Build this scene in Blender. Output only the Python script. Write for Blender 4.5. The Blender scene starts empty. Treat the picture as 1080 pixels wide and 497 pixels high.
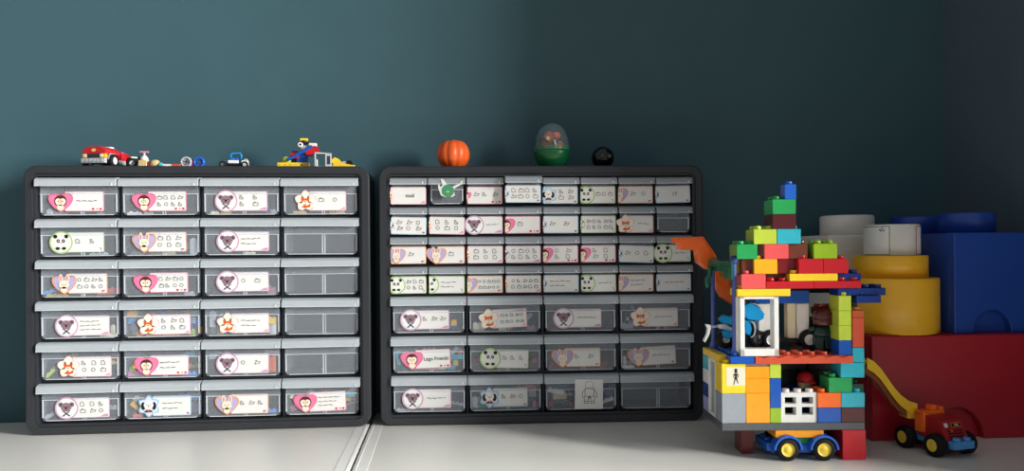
import bpy, bmesh, math, random
from mathutils import Vector, Matrix
C = bpy.context.scene.collection
PI = math.pi
TH = math.atan(72/810)            # the camera looks a little to the right of the wall's normal
CT, ST = math.cos(TH), math.sin(TH)
F, CX = 810.0, 540.0
HC = 0.272                         # camera height over the tabletop (z = 0)
ROLL = 0.0077
def horizon(px): return 265.3 - (px-CX)*ROLL
def depth_at(px, Y):              # distance along the optical axis to the plane y = Y
    return Y/(CT - (px-CX)/F*ST)
def at(px, py, Y):
    u = (px-CX)/F; d = depth_at(px, Y)
    return Vector((d*(ST+u*CT), Y, HC-(py-horizon(px))*d/F))
def lin(c):
    return tuple(((v/255)/12.92 if v/255 <= .04045 else ((v/255+.055)/1.055)**2.4) for v in c)

# ---------------------------------------------------------------- materials
MATS = {}
def mat(name, rgb, rough=.35, spec=.5, noise=.05, scale=60, coat=0, bump=0, metal=0):
    if name in MATS: return MATS[name]
    m = bpy.data.materials.new(name); m.use_nodes = True
    nt = m.node_tree; b = nt.nodes['Principled BSDF']
    c = lin(rgb)
    tc = nt.nodes.new('ShaderNodeTexCoord'); n = nt.nodes.new('ShaderNodeTexNoise')
    n.inputs['Scale'].default_value = scale; n.inputs['Detail'].default_value = 4
    r = nt.nodes.new('ShaderNodeValToRGB')
    r.color_ramp.elements[0].position = .3; r.color_ramp.elements[1].position = .7
    r.color_ramp.elements[0].color = (*[v*(1-noise) for v in c], 1)
    r.color_ramp.elements[1].color = (*[min(1, v*(1+noise)) for v in c], 1)
    nt.links.new(tc.outputs['Object'], n.inputs['Vector']); nt.links.new(n.outputs['Fac'], r.inputs['Fac'])
    nt.links.new(r.outputs['Color'], b.inputs['Base Color'])
    b.inputs['Roughness'].default_value = rough
    b.inputs['Specular IOR Level'].default_value = spec
    b.inputs['Coat Weight'].default_value = coat
    b.inputs['Metallic'].default_value = metal
    if bump:
        bp = nt.nodes.new('ShaderNodeBump'); bp.inputs['Strength'].default_value = bump; bp.inputs['Distance'].default_value = .001
        nt.links.new(n.outputs['Fac'], bp.inputs['Height']); nt.links.new(bp.outputs['Normal'], b.inputs['Normal'])
    MATS[name] = m
    return m
def frosted(name, rgb, clear, rough=.25, spec=.5):
    if name in MATS: return MATS[name]
    m = mat(name, rgb, rough, spec, .03)
    nt = m.node_tree; b = nt.nodes['Principled BSDF']; out = nt.nodes['Material Output']
    t = nt.nodes.new('ShaderNodeBsdfTransparent'); mx = nt.nodes.new('ShaderNodeMixShader')
    t.inputs['Color'].default_value = (.95, .97, 1, 1)
    mx.inputs['Fac'].default_value = 1-clear
    nt.links.new(t.outputs[0], mx.inputs[1]); nt.links.new(b.outputs[0], mx.inputs[2]); nt.links.new(mx.outputs[0], out.inputs['Surface'])
    return m
P = dict(red=(196,32,42), darkred=(120,24,30), maroon=(84,30,34), orange=(255,112,36), tangerine=(250,160,30), yellow=(250,208,50),
         gold=(240,176,36), lime=(188,208,70), grass=(150,186,40), green=(42,160,86), darkgreen=(20,92,62), teal=(52,178,196),
         blue=(22,84,176), navy=(18,52,130), royal=(34,98,200), sky=(80,150,215), azure=(20,150,215), periwinkle=(92,108,186), lavender=(165,160,205), pine=(20,48,44),
         white=(232,230,224), cream=(235,224,190), grey=(150,156,164), darkgrey=(84,88,92), black=(16,16,18), brown=(112,56,40),
         terracotta=(206,84,58), rust=(190,92,44), pink=(240,140,180), magenta=(222,60,150), tan=(214,186,130), mauve=(170,120,130), silver=(176,180,184), coral=(232,90,90))
def col(n): return mat('plastic_'+n, P[n], .22 if n not in ('black',) else .4, .5, .04, 90)
M_TILE = mat('sticker_paper', (238,236,232), .45, .3, .02)
INK = mat('ink', (38,36,40), .6, .2)
def pm(n, rgb): return mat('print_'+n, rgb, .45, .3, .02)

# ---------------------------------------------------------------- mesh builder
class MB:
    def __init__(s): s.bm = bmesh.new(); s.mats = []
    def mi(s, m):
        if m is None: m = s.mats[0] if s.mats else None
        if m not in s.mats: s.mats.append(m)
        return s.mats.index(m)
    def _fin(s, fs, m, smooth=False):
        i = s.mi(m)
        for f in fs: f.material_index = i; f.smooth = smooth
    def faces(s, vs, fs, m, M=None, smooth=False):
        bv = [s.bm.verts.new(M @ Vector(v) if M else v) for v in vs]
        out = []
        for f in fs:
            try: out.append(s.bm.faces.new([bv[k] for k in f]))
            except ValueError: pass
        s._fin(out, m, smooth); return out
    def box(s, x0, x1, y0, y1, z0, z1, m, bev=0, M=None, seg=2):
        t = bmesh.new(); bmesh.ops.create_cube(t, size=1)
        for v in t.verts: v.co = Vector((x0+(v.co.x+.5)*(x1-x0), y0+(v.co.y+.5)*(y1-y0), z0+(v.co.z+.5)*(z1-z0)))
        if bev: bmesh.ops.bevel(t, geom=t.edges[:], offset=bev, segments=seg, affect='EDGES', profile=.5)
        s.merge(t, m, M, False)
    def merge(s, t, m, M=None, smooth=False):
        if M: bmesh.ops.transform(t, matrix=M, verts=t.verts)
        t.verts.index_update(); i = s.mi(m)
        bv = [s.bm.verts.new(v.co) for v in t.verts]
        for f in t.faces:
            try: g = s.bm.faces.new([bv[v.index] for v in f.verts]); g.material_index = i; g.smooth = smooth
            except ValueError: pass
        t.free()
    def lathe(s, prof, m, M=None, n=32, smooth=True, rx=1, ry=1, caps=True):   # profile of (r, z) about z
        vs, fs = [], []
        for r, z in prof:
            for k in range(n):
                a = 2*PI*k/n; vs.append((r*math.cos(a)*rx, r*math.sin(a)*ry, z))
        for j in range(len(prof)-1):
            for k in range(n): fs.append((j*n+k, j*n+(k+1) % n, (j+1)*n+(k+1) % n, (j+1)*n+k))
        if caps and prof[0][0] > 1e-6: fs.append(tuple(range(n))[::-1])
        if caps and prof[-1][0] > 1e-6: fs.append(tuple((len(prof)-1)*n+k for k in range(n)))
        out = s.faces(vs, fs, m, M, smooth)
        for f in out:
            if len(f.verts) > 4: f.smooth = False
    def cyl(s, c, r, h, m, axis='z', n=24, bev=0, smooth=True):     # c = centre of the base
        b = min(bev, r*.4, h*.4)
        prof = [(r-b, 0), (r, b), (r, h-b), (r-b, h)] if b else [(r, 0), (r, h)]
        R = {'z': Matrix(), 'x': Matrix.Rotation(PI/2, 4, 'Y'), 'y': Matrix.Rotation(-PI/2, 4, 'X')}[axis]
        s.lathe(prof, m, Matrix.Translation(c) @ R, n, smooth)
    def rod(s, a, b, r, m, n=12, r2=None):
        a, b = Vector(a), Vector(b); d = b-a
        q = d.to_track_quat('Z', 'Y').to_matrix().to_4x4()
        s.lathe([(r, 0), (r if r2 is None else r2, d.length)], m, Matrix.Translation(a) @ q, n)
    def path(s, pts, r, m, n=10):
        pts = [Vector(p) for p in pts]; vs, fs = [], []
        up = None
        for i, p in enumerate(pts):
            d = (pts[min(i+1, len(pts)-1)]-pts[max(i-1, 0)]).normalized()
            if up is None: up = d.orthogonal().normalized()
            up = (up-d*up.dot(d)).normalized(); w = d.cross(up)
            rr = r[i] if isinstance(r, (list, tuple)) else r
            for k in range(n):
                a = 2*PI*k/n; vs.append(p+(up*math.cos(a)+w*math.sin(a))*rr)
        for i in range(len(pts)-1):
            for k in range(n): fs.append((i*n+k, i*n+(k+1) % n, (i+1)*n+(k+1) % n, (i+1)*n+k))
        fs += [tuple(range(n))[::-1], tuple((len(pts)-1)*n+k for k in range(n))]
        s.faces(vs, fs, m, None, True)
    def sphere(s, c, r, m, sx=1, sy=1, sz=1, n=20, M=None):
        T = (M or Matrix()) @ Matrix.Translation(c)
        prof = [(r*math.sin(PI*j/(n//2)), -r*math.cos(PI*j/(n//2))*sz) for j in range(n//2+1)]
        prof[0] = (1e-5, prof[0][1]); prof[-1] = (1e-5, prof[-1][1])
        s.lathe(prof, m, T, n, True, sx, sy)
    def prism(s, poly, y0, y1, m, M=None, bev=0):  # outline in (x, z) thickened in y
        t = bmesh.new()
        v = [t.verts.new((x, y0, z)) for x, z in poly]; f = t.faces.new(v)
        r = bmesh.ops.extrude_face_region(t, geom=[f])
        bmesh.ops.translate(t, verts=[g for g in r['geom'] if isinstance(g, bmesh.types.BMVert)], vec=(0, y1-y0, 0))
        bmesh.ops.recalc_face_normals(t, faces=t.faces[:])
        if bev: bmesh.ops.bevel(t, geom=[e for e in t.edges if abs(e.verts[0].co.y-e.verts[1].co.y) < 1e-7], offset=bev, segments=1, affect='EDGES')
        s.merge(t, m, M)
    def flat(s, poly, y, m, M=None):               # a printed shape facing -y
        if len(poly) < 3: return
        a = sum(poly[i][0]*poly[(i+1) % len(poly)][1]-poly[(i+1) % len(poly)][0]*poly[i][1] for i in range(len(poly)))
        if a < 0: poly = poly[::-1]
        s.faces([(x, y, z) for x, z in poly], [tuple(range(len(poly)))], m, M)
    def build(s, name, parent=None, loc=(0, 0, 0), rot=(0, 0, 0), **tags):
        bmesh.ops.recalc_face_normals(s.bm, faces=[f for f in s.bm.faces if len(f.verts) and not f.tag])
        me = bpy.data.meshes.new(name); s.bm.to_mesh(me); s.bm.free()
        for m in s.mats: me.materials.append(m)
        o = bpy.data.objects.new(name, me); C.objects.link(o)
        o.location = loc; o.rotation_euler = rot
        if parent: o.parent = parent
        for k, v in tags.items(): o[k] = v
        return o
def thing(name, label, cat, loc=(0, 0, 0), rz=0, group=None):
    o = bpy.data.objects.new(name, None); C.objects.link(o); o.location = loc; o.rotation_euler = (0, 0, rz)
    o.empty_display_size = .01
    o['label'] = label; o['category'] = cat
    if group: o['group'] = group
    return o
def tag(o, label, cat, group=None):
    o['label'] = label; o['category'] = cat
    if group: o['group'] = group
    return o

# ---------------------------------------------------------------- the setting
YF = 1.213                       # front of the drawer cabinets
YW = 1.318                       # back wall
YE = 0.64                        # unseen end of the short side wall, set by the shade it casts
XR = 0.905                       # side wall on the right
def wallmat():
    m = mat('teal_wall_paint', (63,95,104), .6, .3, .03, 14, bump=.08)
    return m
MW = wallmat()
def struct(o): o['kind'] = 'structure'; return o
b = MB(); b.box(-2.6, XR+.10, YW, YW+.12, -.72, 2.4, MW); struct(b.build('wall_back'))
XW = 2.75; WY0, WY1, WZ0, WZ1 = -1.15, .45, .40, 1.65      # window in an unseen far right wall, added to let the daylight in
MWR = mat('grey_wall_paint', (84,98,110), .6, .3, .03, 14, bump=.08)
b = MB(); b.box(XR, XR+.10, YE, YW, -.72, 2.4, MWR); b.box(XR+.10, XW, YE, YE+.1, -.72, 2.4, MWR); struct(b.build('wall_alcove'))
b = MB()
b.box(XW, XW+.12, WY1, YE+.1, -.72, 2.4, MWR); b.box(XW, XW+.12, -2.6, WY0, -.72, 2.4, MWR)
b.box(XW, XW+.12, WY0, WY1, -.72, WZ0, MWR); b.box(XW, XW+.12, WY0, WY1, WZ1, 2.4, MWR)
struct(b.build('wall_right_unseen'))
b = MB(); wf = mat('window_frame_white', (225,226,224), .4)
for y in (WY0, (WY0+WY1)/2-.015, WY1-.03): b.box(XW+.05, XW+.08, y, y+.03, WZ0, WZ1, wf)
for z in (WZ0, WZ1-.03): b.box(XW+.05, XW+.08, WY0, WY1, z, z+.03, wf)
struct(b.build('window_1'))
b = MB(); b.box(-2.6, XW+.12, -2.6, YW, -.74, -.72, mat('floor_oak', (150,120,90), .5, .4, .15, 8)); struct(b.build('floor'))

# white tables: two tops with a narrow edge strip beside the seam
def px_on_table(px, py):
    d = HC*F/(py-horizon(px)); u = (px-CX)/F
    return Vector((d*(ST+u*CT), d*(CT-u*ST), 0))
MT = mat('white_laminate', (226,224,217), .32, .5, .015, 5)
MT2 = mat('table_edging', (234,233,228), .35, .5, .01, 5)
XS = -.118                      # the seam
def table(x0, x1, seam, label):
    t = thing('table', label, 'table', ((x0+x1)/2, .9, -.72))
    cx = (x0+x1)/2
    def L(x): return x-cx
    y0, y1 = -.35, YW-.002-.9
    b = MB(); b.box(L(x0), L(x1), y0, y1, .69, .72, MT, .0015); b.build('tabletop', t)
    e = MB(); s = 1 if seam > cx else -1
    a, c = sorted((L(seam-s*.0015), L(seam-s*.0195)))
    e.box(a, c, y0, y1-.002, .7195, .7203, MT2, .0002)
    e.box(L(seam)-s*.0045-.0012, L(seam)-s*.0045+.0012, y0, y1-.002, .7195, .7206, MT2, .0003)
    e.build('edge_strip', t)
    for lx in (L(x0)+.05, L(x1)-.05):
        for ly in (y0+.05, y1-.05):
            g = MB(); g.box(lx-.02, lx+.02, ly-.02, ly+.02, 0, .69, MT, .002); g.build('leg', t)
table(-1.35, XS-.0012, XS-.0012, 'white laminate table under the cabinet of twenty-four drawers')
table(XS+.0012, XR-.003, XS+.0012, 'white laminate table under the many-drawered cabinet and the brick house')

# ---------------------------------------------------------------- stickers
def circ(cx, cz, r, n=28, rz=None): return [(cx+r*math.cos(2*PI*k/n), cz+(rz or r)*math.sin(2*PI*k/n)) for k in range(n)]
def heart(cx, cz, r, n=40):
    out = []
    for k in range(n):
        t = 2*PI*k/n
        x = math.sin(t); x = math.copysign(abs(x)**1.9, x)
        out.append((cx+r*1.06*x, cz+r*(.86*math.cos(t)-.22*math.cos(2*t)-.06*math.cos(3*t))+r*.06))
    return out
def flower(cx, cz, r, k5=5, n=50, ph=PI/2, amp=.13): return [(cx+r*(1-amp+amp*math.cos(k5*(2*PI*k/n-ph)))*math.cos(2*PI*k/n), cz+r*(1-amp+amp*math.cos(k5*(2*PI*k/n-ph)))*math.sin(2*PI*k/n)) for k in range(n)]
def rrect(x0, x1, z0, z1, r, n=5):
    out = []
    for cx, cz, a0 in ((x1-r, z1-r, 0), (x0+r, z1-r, PI/2), (x0+r, z0+r, PI), (x1-r, z0+r, 3*PI/2)):
        for k in range(n): a = a0+PI/2*k/(n-1); out.append((cx+r*math.cos(a), cz+r*math.sin(a)))
    return out
def clipx(poly, x0):
    out = []
    for i in range(len(poly)):
        a, c = poly[i], poly[(i+1) % len(poly)]
        ia, ic = a[0] >= x0, c[0] >= x0
        if ia: out.append(a)
        if ia != ic:
            t = (x0-a[0])/(c[0]-a[0]); out.append((x0, a[1]+t*(c[1]-a[1])))
    return out
STY = dict(ape=dict(edge=(238,120,150), fill=(240,130,172)), panda=dict(edge=(170,200,130), fill=(236,240,222)),
           rabbit=dict(edge=(238,160,110), fill=(186,176,214)), koala=dict(edge=(214,160,186), fill=(226,238,242)),
           fox=dict(edge=(240,178,192), fill=(250,232,206)), pup=dict(edge=(142,200,224), fill=(222,226,240)))
def text_polys(txt, size):
    cu = bpy.data.curves.new('t', 'FONT'); cu.body = txt; cu.size = size
    o = bpy.data.objects.new('t', cu); C.objects.link(o)
    me = bpy.data.meshes.new_from_object(o.evaluated_get(bpy.context.evaluated_depsgraph_get()))
    polys = [[(me.vertices[i].co.x, me.vertices[i].co.y) for i in p.vertices] for p in me.polygons]
    bpy.data.objects.remove(o); bpy.data.meshes.remove(me); bpy.data.curves.remove(cu)
    return polys
def strokes(b, pts, y, w, M):
    for (x0, z0), (x1, z1) in zip(pts[:-1], pts[1:]):
        dx, dz = x1-x0, z1-z0; L = math.hypot(dx, dz) or 1e-6; nx, nz = -dz/L*w/2, dx/L*w/2
        b.flat([(x0+nx, z0+nz), (x1+nx, z1+nz), (x1-nx, z1-nz), (x0-nx, z0-nz)], y, INK, M)
def squiggle(b, x, z, w, h, y, M, rng, lw=.00075):
    n = max(4, int(w/.0016)); pts = []
    for i in range(n+1): pts.append((x+w*i/n, z+h*(.5+.5*rng.uniform(-1, 1)*(1 if i % 2 else .4))))
    for s in range(0, n, 5): strokes(b, pts[s:s+5], y, lw, M)
def icon(b, x, z, s, y, M, rng, lw=.0006):
    k = rng.randrange(5)
    if k == 0: p = [(0, 0), (1.3, 0), (1.3, .8), (0, .8), (0, 0)]
    elif k == 1: p = [(0, 0), (1.2, .15), (1.5, .7), (.3, .6), (0, 0)]
    elif k == 2: p = [(0, 0), (0, 1), (.6, 1.1), (1, .5), (1, 0), (0, 0)]
    elif k == 3: p = [(.5+.5*math.cos(a), .5+.5*math.sin(a)) for a in [2*PI*i/8 for i in range(9)]]
    else: p = [(0, 0), (.9, 0), (.9, .4), (.4, .4), (.4, 1), (0, 1), (0, 0)]
    strokes(b, [(x+a*s, z+c*s) for a, c in p], y, lw, M)
    if k < 2: strokes(b, [(x+.3*s, z+.8*s), (x+.3*s, z+1.05*s), (x+.6*s, z+1.05*s), (x+.6*s, z+.8*s)], y, lw, M)
def sticker(parent, kind, x, z, W, H, note, badge=None, cut=False, tilt=0, seed=0, scale=1):
    """x, z: lower left of the writing field; badge: centre x of the picture badge relative to x."""
    rng = random.Random(seed); st = STY[kind]; b = MB()
    M = Matrix.Rotation(-tilt, 4, 'Y')
    ed = pm(kind+'_edge', st['edge']); fi = pm(kind+'_fill', st['fill']); e = .0011
    Y = [-.0002*(i+1) for i in range(12)]
    b.prism(rrect(0, W, 0, H, .0022), 0, .0003, M_TILE, M)
    b.flat(rrect(0, W, 0, H, .0022), Y[0], ed, M)
    b.flat(rrect(e, W-e, e, H-e, .0016), Y[1], M_TILE, M)
    n = int(W/.0022)
    for k in range(1, n):
        xx = W*k/n
        for zz in (0.0002, H-.0010): b.flat([(xx-.0004, zz), (xx+.0004, zz), (xx+.0004, zz+.0008), (xx-.0004, zz+.0008)], Y[1], M_TILE, M)
    R = H*.56*scale; bx = badge if badge is not None else R*.35; bz = H/2
    lo = -.0005 if cut else -1
    def sh(poly, lay, m): b.flat(clipx(poly, lo), Y[lay], m, M)
    shape = {'ape': heart, 'rabbit': heart, 'panda': circ, 'koala': circ, 'fox': flower, 'pup': (lambda a, c, r: flower(a, c, r, 6))}[kind]
    if not cut:
        b.prism(shape(bx, bz, R), -.0003, .0003, ed, M)
    sh(shape(bx, bz, R), 3, ed); sh(shape(bx, bz, R*.88), 4, fi)
    if kind in ('panda', 'koala'): sh(circ(bx, bz, R*.80), 5, pm('badge_white', (240,244,240)) if kind == 'koala' else fi)
    D = lambda n, c: pm(n, c)
    hb = D('hair_brown', (92,44,40)); cr = D('face_cream', (250,232,206)); bk = D('print_black', (34,32,36)); rd = D('print_red', (214,40,70))
    r = R*1.1
    if kind == 'ape':
        sh(circ(bx, bz+.02*r, .48*r), 6, hb); sh(circ(bx-.17*r, bz, .24*r), 7, cr); sh(circ(bx+.17*r, bz, .24*r), 7, cr)
        sh(circ(bx, bz-.16*r, .34*r, rz=.2*r), 8, cr); sh(circ(bx, bz-.50*r, .28*r, rz=.24*r), 8, cr)
        for d in (-.16, .16): sh(circ(bx+d*r, bz, .045*r, 10), 9, bk)
        sh(circ(bx, bz-.1*r, .05*r, 10), 9, rd)
        for i, q in enumerate((.0155, .0095, .0045)): b.flat(heart(W-q*1.0, .0036, .0019 if i != 1 else .0011), Y[3], rd, M)
    elif kind == 'panda':
        wh = D('panda_white', (246,244,238)); sh(circ(bx, bz+.1*r, .5*r, rz=.42*r), 6, wh)
        for d in (-.42, .42): sh(circ(bx+d*r, bz+.48*r, .16*r, 14), 6, bk)
        for d in (-.2, .2):
            sh(circ(bx+d*r, bz+.12*r, .13*r, 14, rz=.15*r), 7, bk if d else bk); sh(circ(bx+d*r, bz+.12*r, .05*r, 8), 8, wh)
            sh(circ(bx+d*1.2*r, bz-.48*r, .17*r, 12, rz=.12*r), 7, bk)
        sh(circ(bx, bz-.02*r, .05*r, 8), 7, rd)
        strokes(b, [(W-.0065, .007), (W-.0035, .0055), (W-.0045, .0025)], Y[3], .0006, M)
    elif kind == 'rabbit':
        pk = D('ear_pink', (232,140,160))
        for d in (-.26, .26):
            sh(circ(bx+d*r, bz+.42*r, .15*r, 16, rz=.34*r), 6, cr); sh(circ(bx+d*r, bz+.42*r, .07*r, 12, rz=.22*r), 7, pk)
        sh(circ(bx, bz-.08*r, .4*r, rz=.34*r), 8, cr); sh(circ(bx, bz-.5*r, .26*r, rz=.24*r), 8, cr)
        for d in (-.15, .15): sh(circ(bx+d*r, bz-.06*r, .04*r, 8), 9, bk)
        sh(circ(bx, bz-.15*r, .05*r, 8), 9, pk)
        b.flat(circ(W-.0065, .0036, .0014, 10), Y[3], rd, M); b.flat(circ(W-.004, .0042, .001, 10), Y[3], D('print_blue', (80,120,190)), M)
    elif kind == 'koala':
        kg = D('koala_grey', (150,118,132)); dk = D('koala_dark', (84,70,80))
        for d in (-.42, .42): sh(circ(bx+d*r, bz+.3*r, .2*r, 16), 6, kg); sh(circ(bx+d*r, bz+.3*r, .1*r, 12), 7, dk)
        sh(circ(bx, bz+.1*r, .42*r, rz=.36*r), 7, kg)
        for d in (-1, 1): sh([(bx-d*.34*r, bz-.2*r), (bx-d*.22*r, bz-.2*r), (bx+d*.34*r, bz-.62*r), (bx+d*.2*r, bz-.66*r)], 6, dk)
        for d in (-.17, .17): sh(circ(bx+d*r, bz+.14*r, .045*r, 8), 8, bk)
        sh(circ(bx, bz+.03*r, .08*r, 10, rz=.11*r), 9, bk)
        b.flat([(W-.0135, .0016), (W-.0018, .0016), (W-.0018, .0058), (W-.0075, .0048)], Y[2], ed, M)
    elif kind == 'fox':
        og = D('fox_orange', (232,96,44))
        for a in range(5): sh(circ(bx+.48*r*math.cos(PI/2+a*2*PI/5), bz+.48*r*math.sin(PI/2+a*2*PI/5), .34*r, 16), 5, D('petal', (252,240,220)))
        sh([(bx-.36*r, bz+.30*r), (bx-.12*r, bz+.2*r), (bx+.12*r, bz+.2*r), (bx+.36*r, bz+.30*r), (bx+.3*r, bz-.08*r), (bx-.3*r, bz-.08*r)], 6, og)
        sh(circ(bx, bz-.1*r, .22*r, 16, rz=.14*r), 7, cr); sh(circ(bx, bz-.06*r, .05*r, 8), 8, bk)
        sh([(bx-.3*r, bz-.52*r), (bx-.06*r, bz-.3*r), (bx+.1*r, bz-.42*r), (bx+.44*r, bz-.22*r), (bx+.38*r, bz-.5*r), (bx+.04*r, bz-.6*r)], 7, og)
        b.flat([(W-.0095, .0016), (W-.0018, .0016), (W-.0018, .0058), (W-.0050, .0052)], Y[2], ed, M)
    else:
        wh = D('pup_white', (250,244,236))
        for d in (-.42, .42): sh(circ(bx+d*r, bz+.02*r, .17*r, 16, rz=.32*r), 6, bk)
        sh(circ(bx, bz+.1*r, .38*r, rz=.34*r), 7, wh); sh(circ(bx, bz+.02*r, .06*r, 8), 8, bk)
        for d in (-.14, .14): sh(circ(bx+d*r, bz+.14*r, .04*r, 8), 8, bk)
        sh([(bx-.36*r, bz-.44*r), (bx-.1*r, bz-.28*r), (bx+.1*r, bz-.28*r), (bx+.36*r, bz-.44*r), (bx+.12*r, bz-.5*r), (bx-.12*r, bz-.5*r)], 7, bk)
        sh(circ(bx, bz-.4*r, .11*r, 10), 8, D('scarf', (232,80,50)))
        b.flat(circ(W-.0045, .0038, .0017, 12), Y[3], rd, M); b.flat(circ(W-.0045, .0056, .0012, 12), Y[4], wh, M)
    # writing
    x0 = max(bx+R+.001, .003) if not cut else max(bx+R+.001, .006); x1 = W-.003; w = x1-x0
    yy = Y[4]
    if isinstance(note, tuple) and note[0] == 'text':
        size = note[2]
        polys = text_polys(note[1], size); xs = [p[0] for q in polys for p in q]
        sx = min(1, w*.96/(max(xs)-min(xs))); off = (w-(max(xs))*sx)/2
        for q in polys: b.flat([(x0+off+p[0]*sx, H*.5-size*.3+p[1]) for p in q], yy, INK, M)
    elif note == 'lines1': squiggle(b, x0+w*.12, H*.48, w*.72, .0025, yy, M, rng)
    elif note == 'lines2':
        squiggle(b, x0+w*.05, H*.60, w*.7, .0025, yy, M, rng); squiggle(b, x0+w*.05, H*.34, w*.55, .0025, yy, M, rng)
    elif note == 'lines3':
        for i in range(3): squiggle(b, x0+w*.03, H*(.68-.2*i), w*rng.uniform(.5, .85), .002, yy, M, rng)
    elif isinstance(note, tuple):          # ('icons', columns, rows)
        _, nc, nr = note
        for j in range(nr):
            for i in range(nc):
                s = min(w/nc*.5, H/nr*.46, .0056)
                icon(b, x0+w*(i+.15+rng.uniform(-.05, .05))/nc, H*(.52 if nr == 1 else (.60, .26)[j])-(s*.3 if nr == 1 else 0), s, yy, M, rng)
    o = b.build('sticker', parent, (x, -.0006, z)); return o

# ---------------------------------------------------------------- drawer cabinets
CW, CH, CD, RIM = .5125, .4060, .096, .0158
MF = mat('charcoal_cabinet', (47,49,53), .36, .5, .06, 40)
MI = mat('cabinet_inside', (40,43,48), .6, .4, .05, 40)
TUB = frosted('frosted_tub', (232,238,244), .875, .3)
LIP = frosted('frosted_lip', (205,212,216), .36, .3, .6)
LIPS = frosted('frosted_small_lip_shaded', (176,181,186), .42, .3, .6)  # darker copy of the lip colour, for the weaker light on that cabinet
RIB = frosted('frosted_rib', (235,238,240), .25, .3)
def cabinet(label, x, layout, rz=0):
    t = thing('drawer_cabinet', label, 'cabinet', (x, YF, .0008), rz)
    b = MB()
    def ring(o0, o1, r0, r1, y0, y1, m):
        O = rrect(o0, CW-o0, o0, CH-o0, r0, 8); I = rrect(o1, CW-o1, o1, CH-o1, r1, 8); n = len(O)
        vs = [(p[0], y0+(.002 if 0 else 0), p[1]) for p in O]+[(p[0], y0, p[1]) for p in I]+[(p[0], y1, p[1]) for p in O]+[(p[0], y1, p[1]) for p in I]
        fs = []
        for k in range(n):
            j = (k+1) % n; fs += [(k, j, n+j, n+k), (2*n+k, 3*n+k, 3*n+j, 2*n+j), (k, 2*n+k, 2*n+j, j), (n+k, n+j, 3*n+j, 3*n+k)]
        b.faces(vs, fs, m)
    def bevring(o, r, y0):            # soft outer edge
        A = rrect(o, CW-o, o, CH-o, r, 8); B_ = rrect(o+.0018, CW-o-.0018, o+.0018, CH-o-.0018, r-.0015, 8); n = len(A)
        b.faces([(p[0], y0+.0018, p[1]) for p in A]+[(p[0], y0, p[1]) for p in B_], [(k, (k+1) % n, n+(k+1) % n, n+k) for k in range(n)], MF, None, True)
    bevring(0, .019, 0); ring(.0018, .0115, .0172, .010, 0, .02, MF); ring(0, .003, .019, .017, .0018, CD, MF)
    ring(.0115, RIM, .010, .0035, .0035, CD, MF)
    b.box(.01, CW-.01, CD-.003, CD-.0005, .01, CH-.01, MI)
    iw = CW-2*RIM
    z = CH-RIM; cells = []
    for (nc, h, items) in layout:
        z -= h
        if z > RIM+.01: b.box(RIM, CW-RIM, .016, CD-.003, z-.0014, z+.0014, MI)
        for c in range(nc):
            if c: b.box(RIM+iw*c/nc-.0016, RIM+iw*c/nc+.0016, .015, CD-.003, z, z+h, MI)
            cells.append((c, nc, z, h, items[c]))
    b.build('frame', t)
    return t, [(RIM+iw*c/nc, iw/nc, zz, h, it) for c, nc, zz, h, it in cells]
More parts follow.
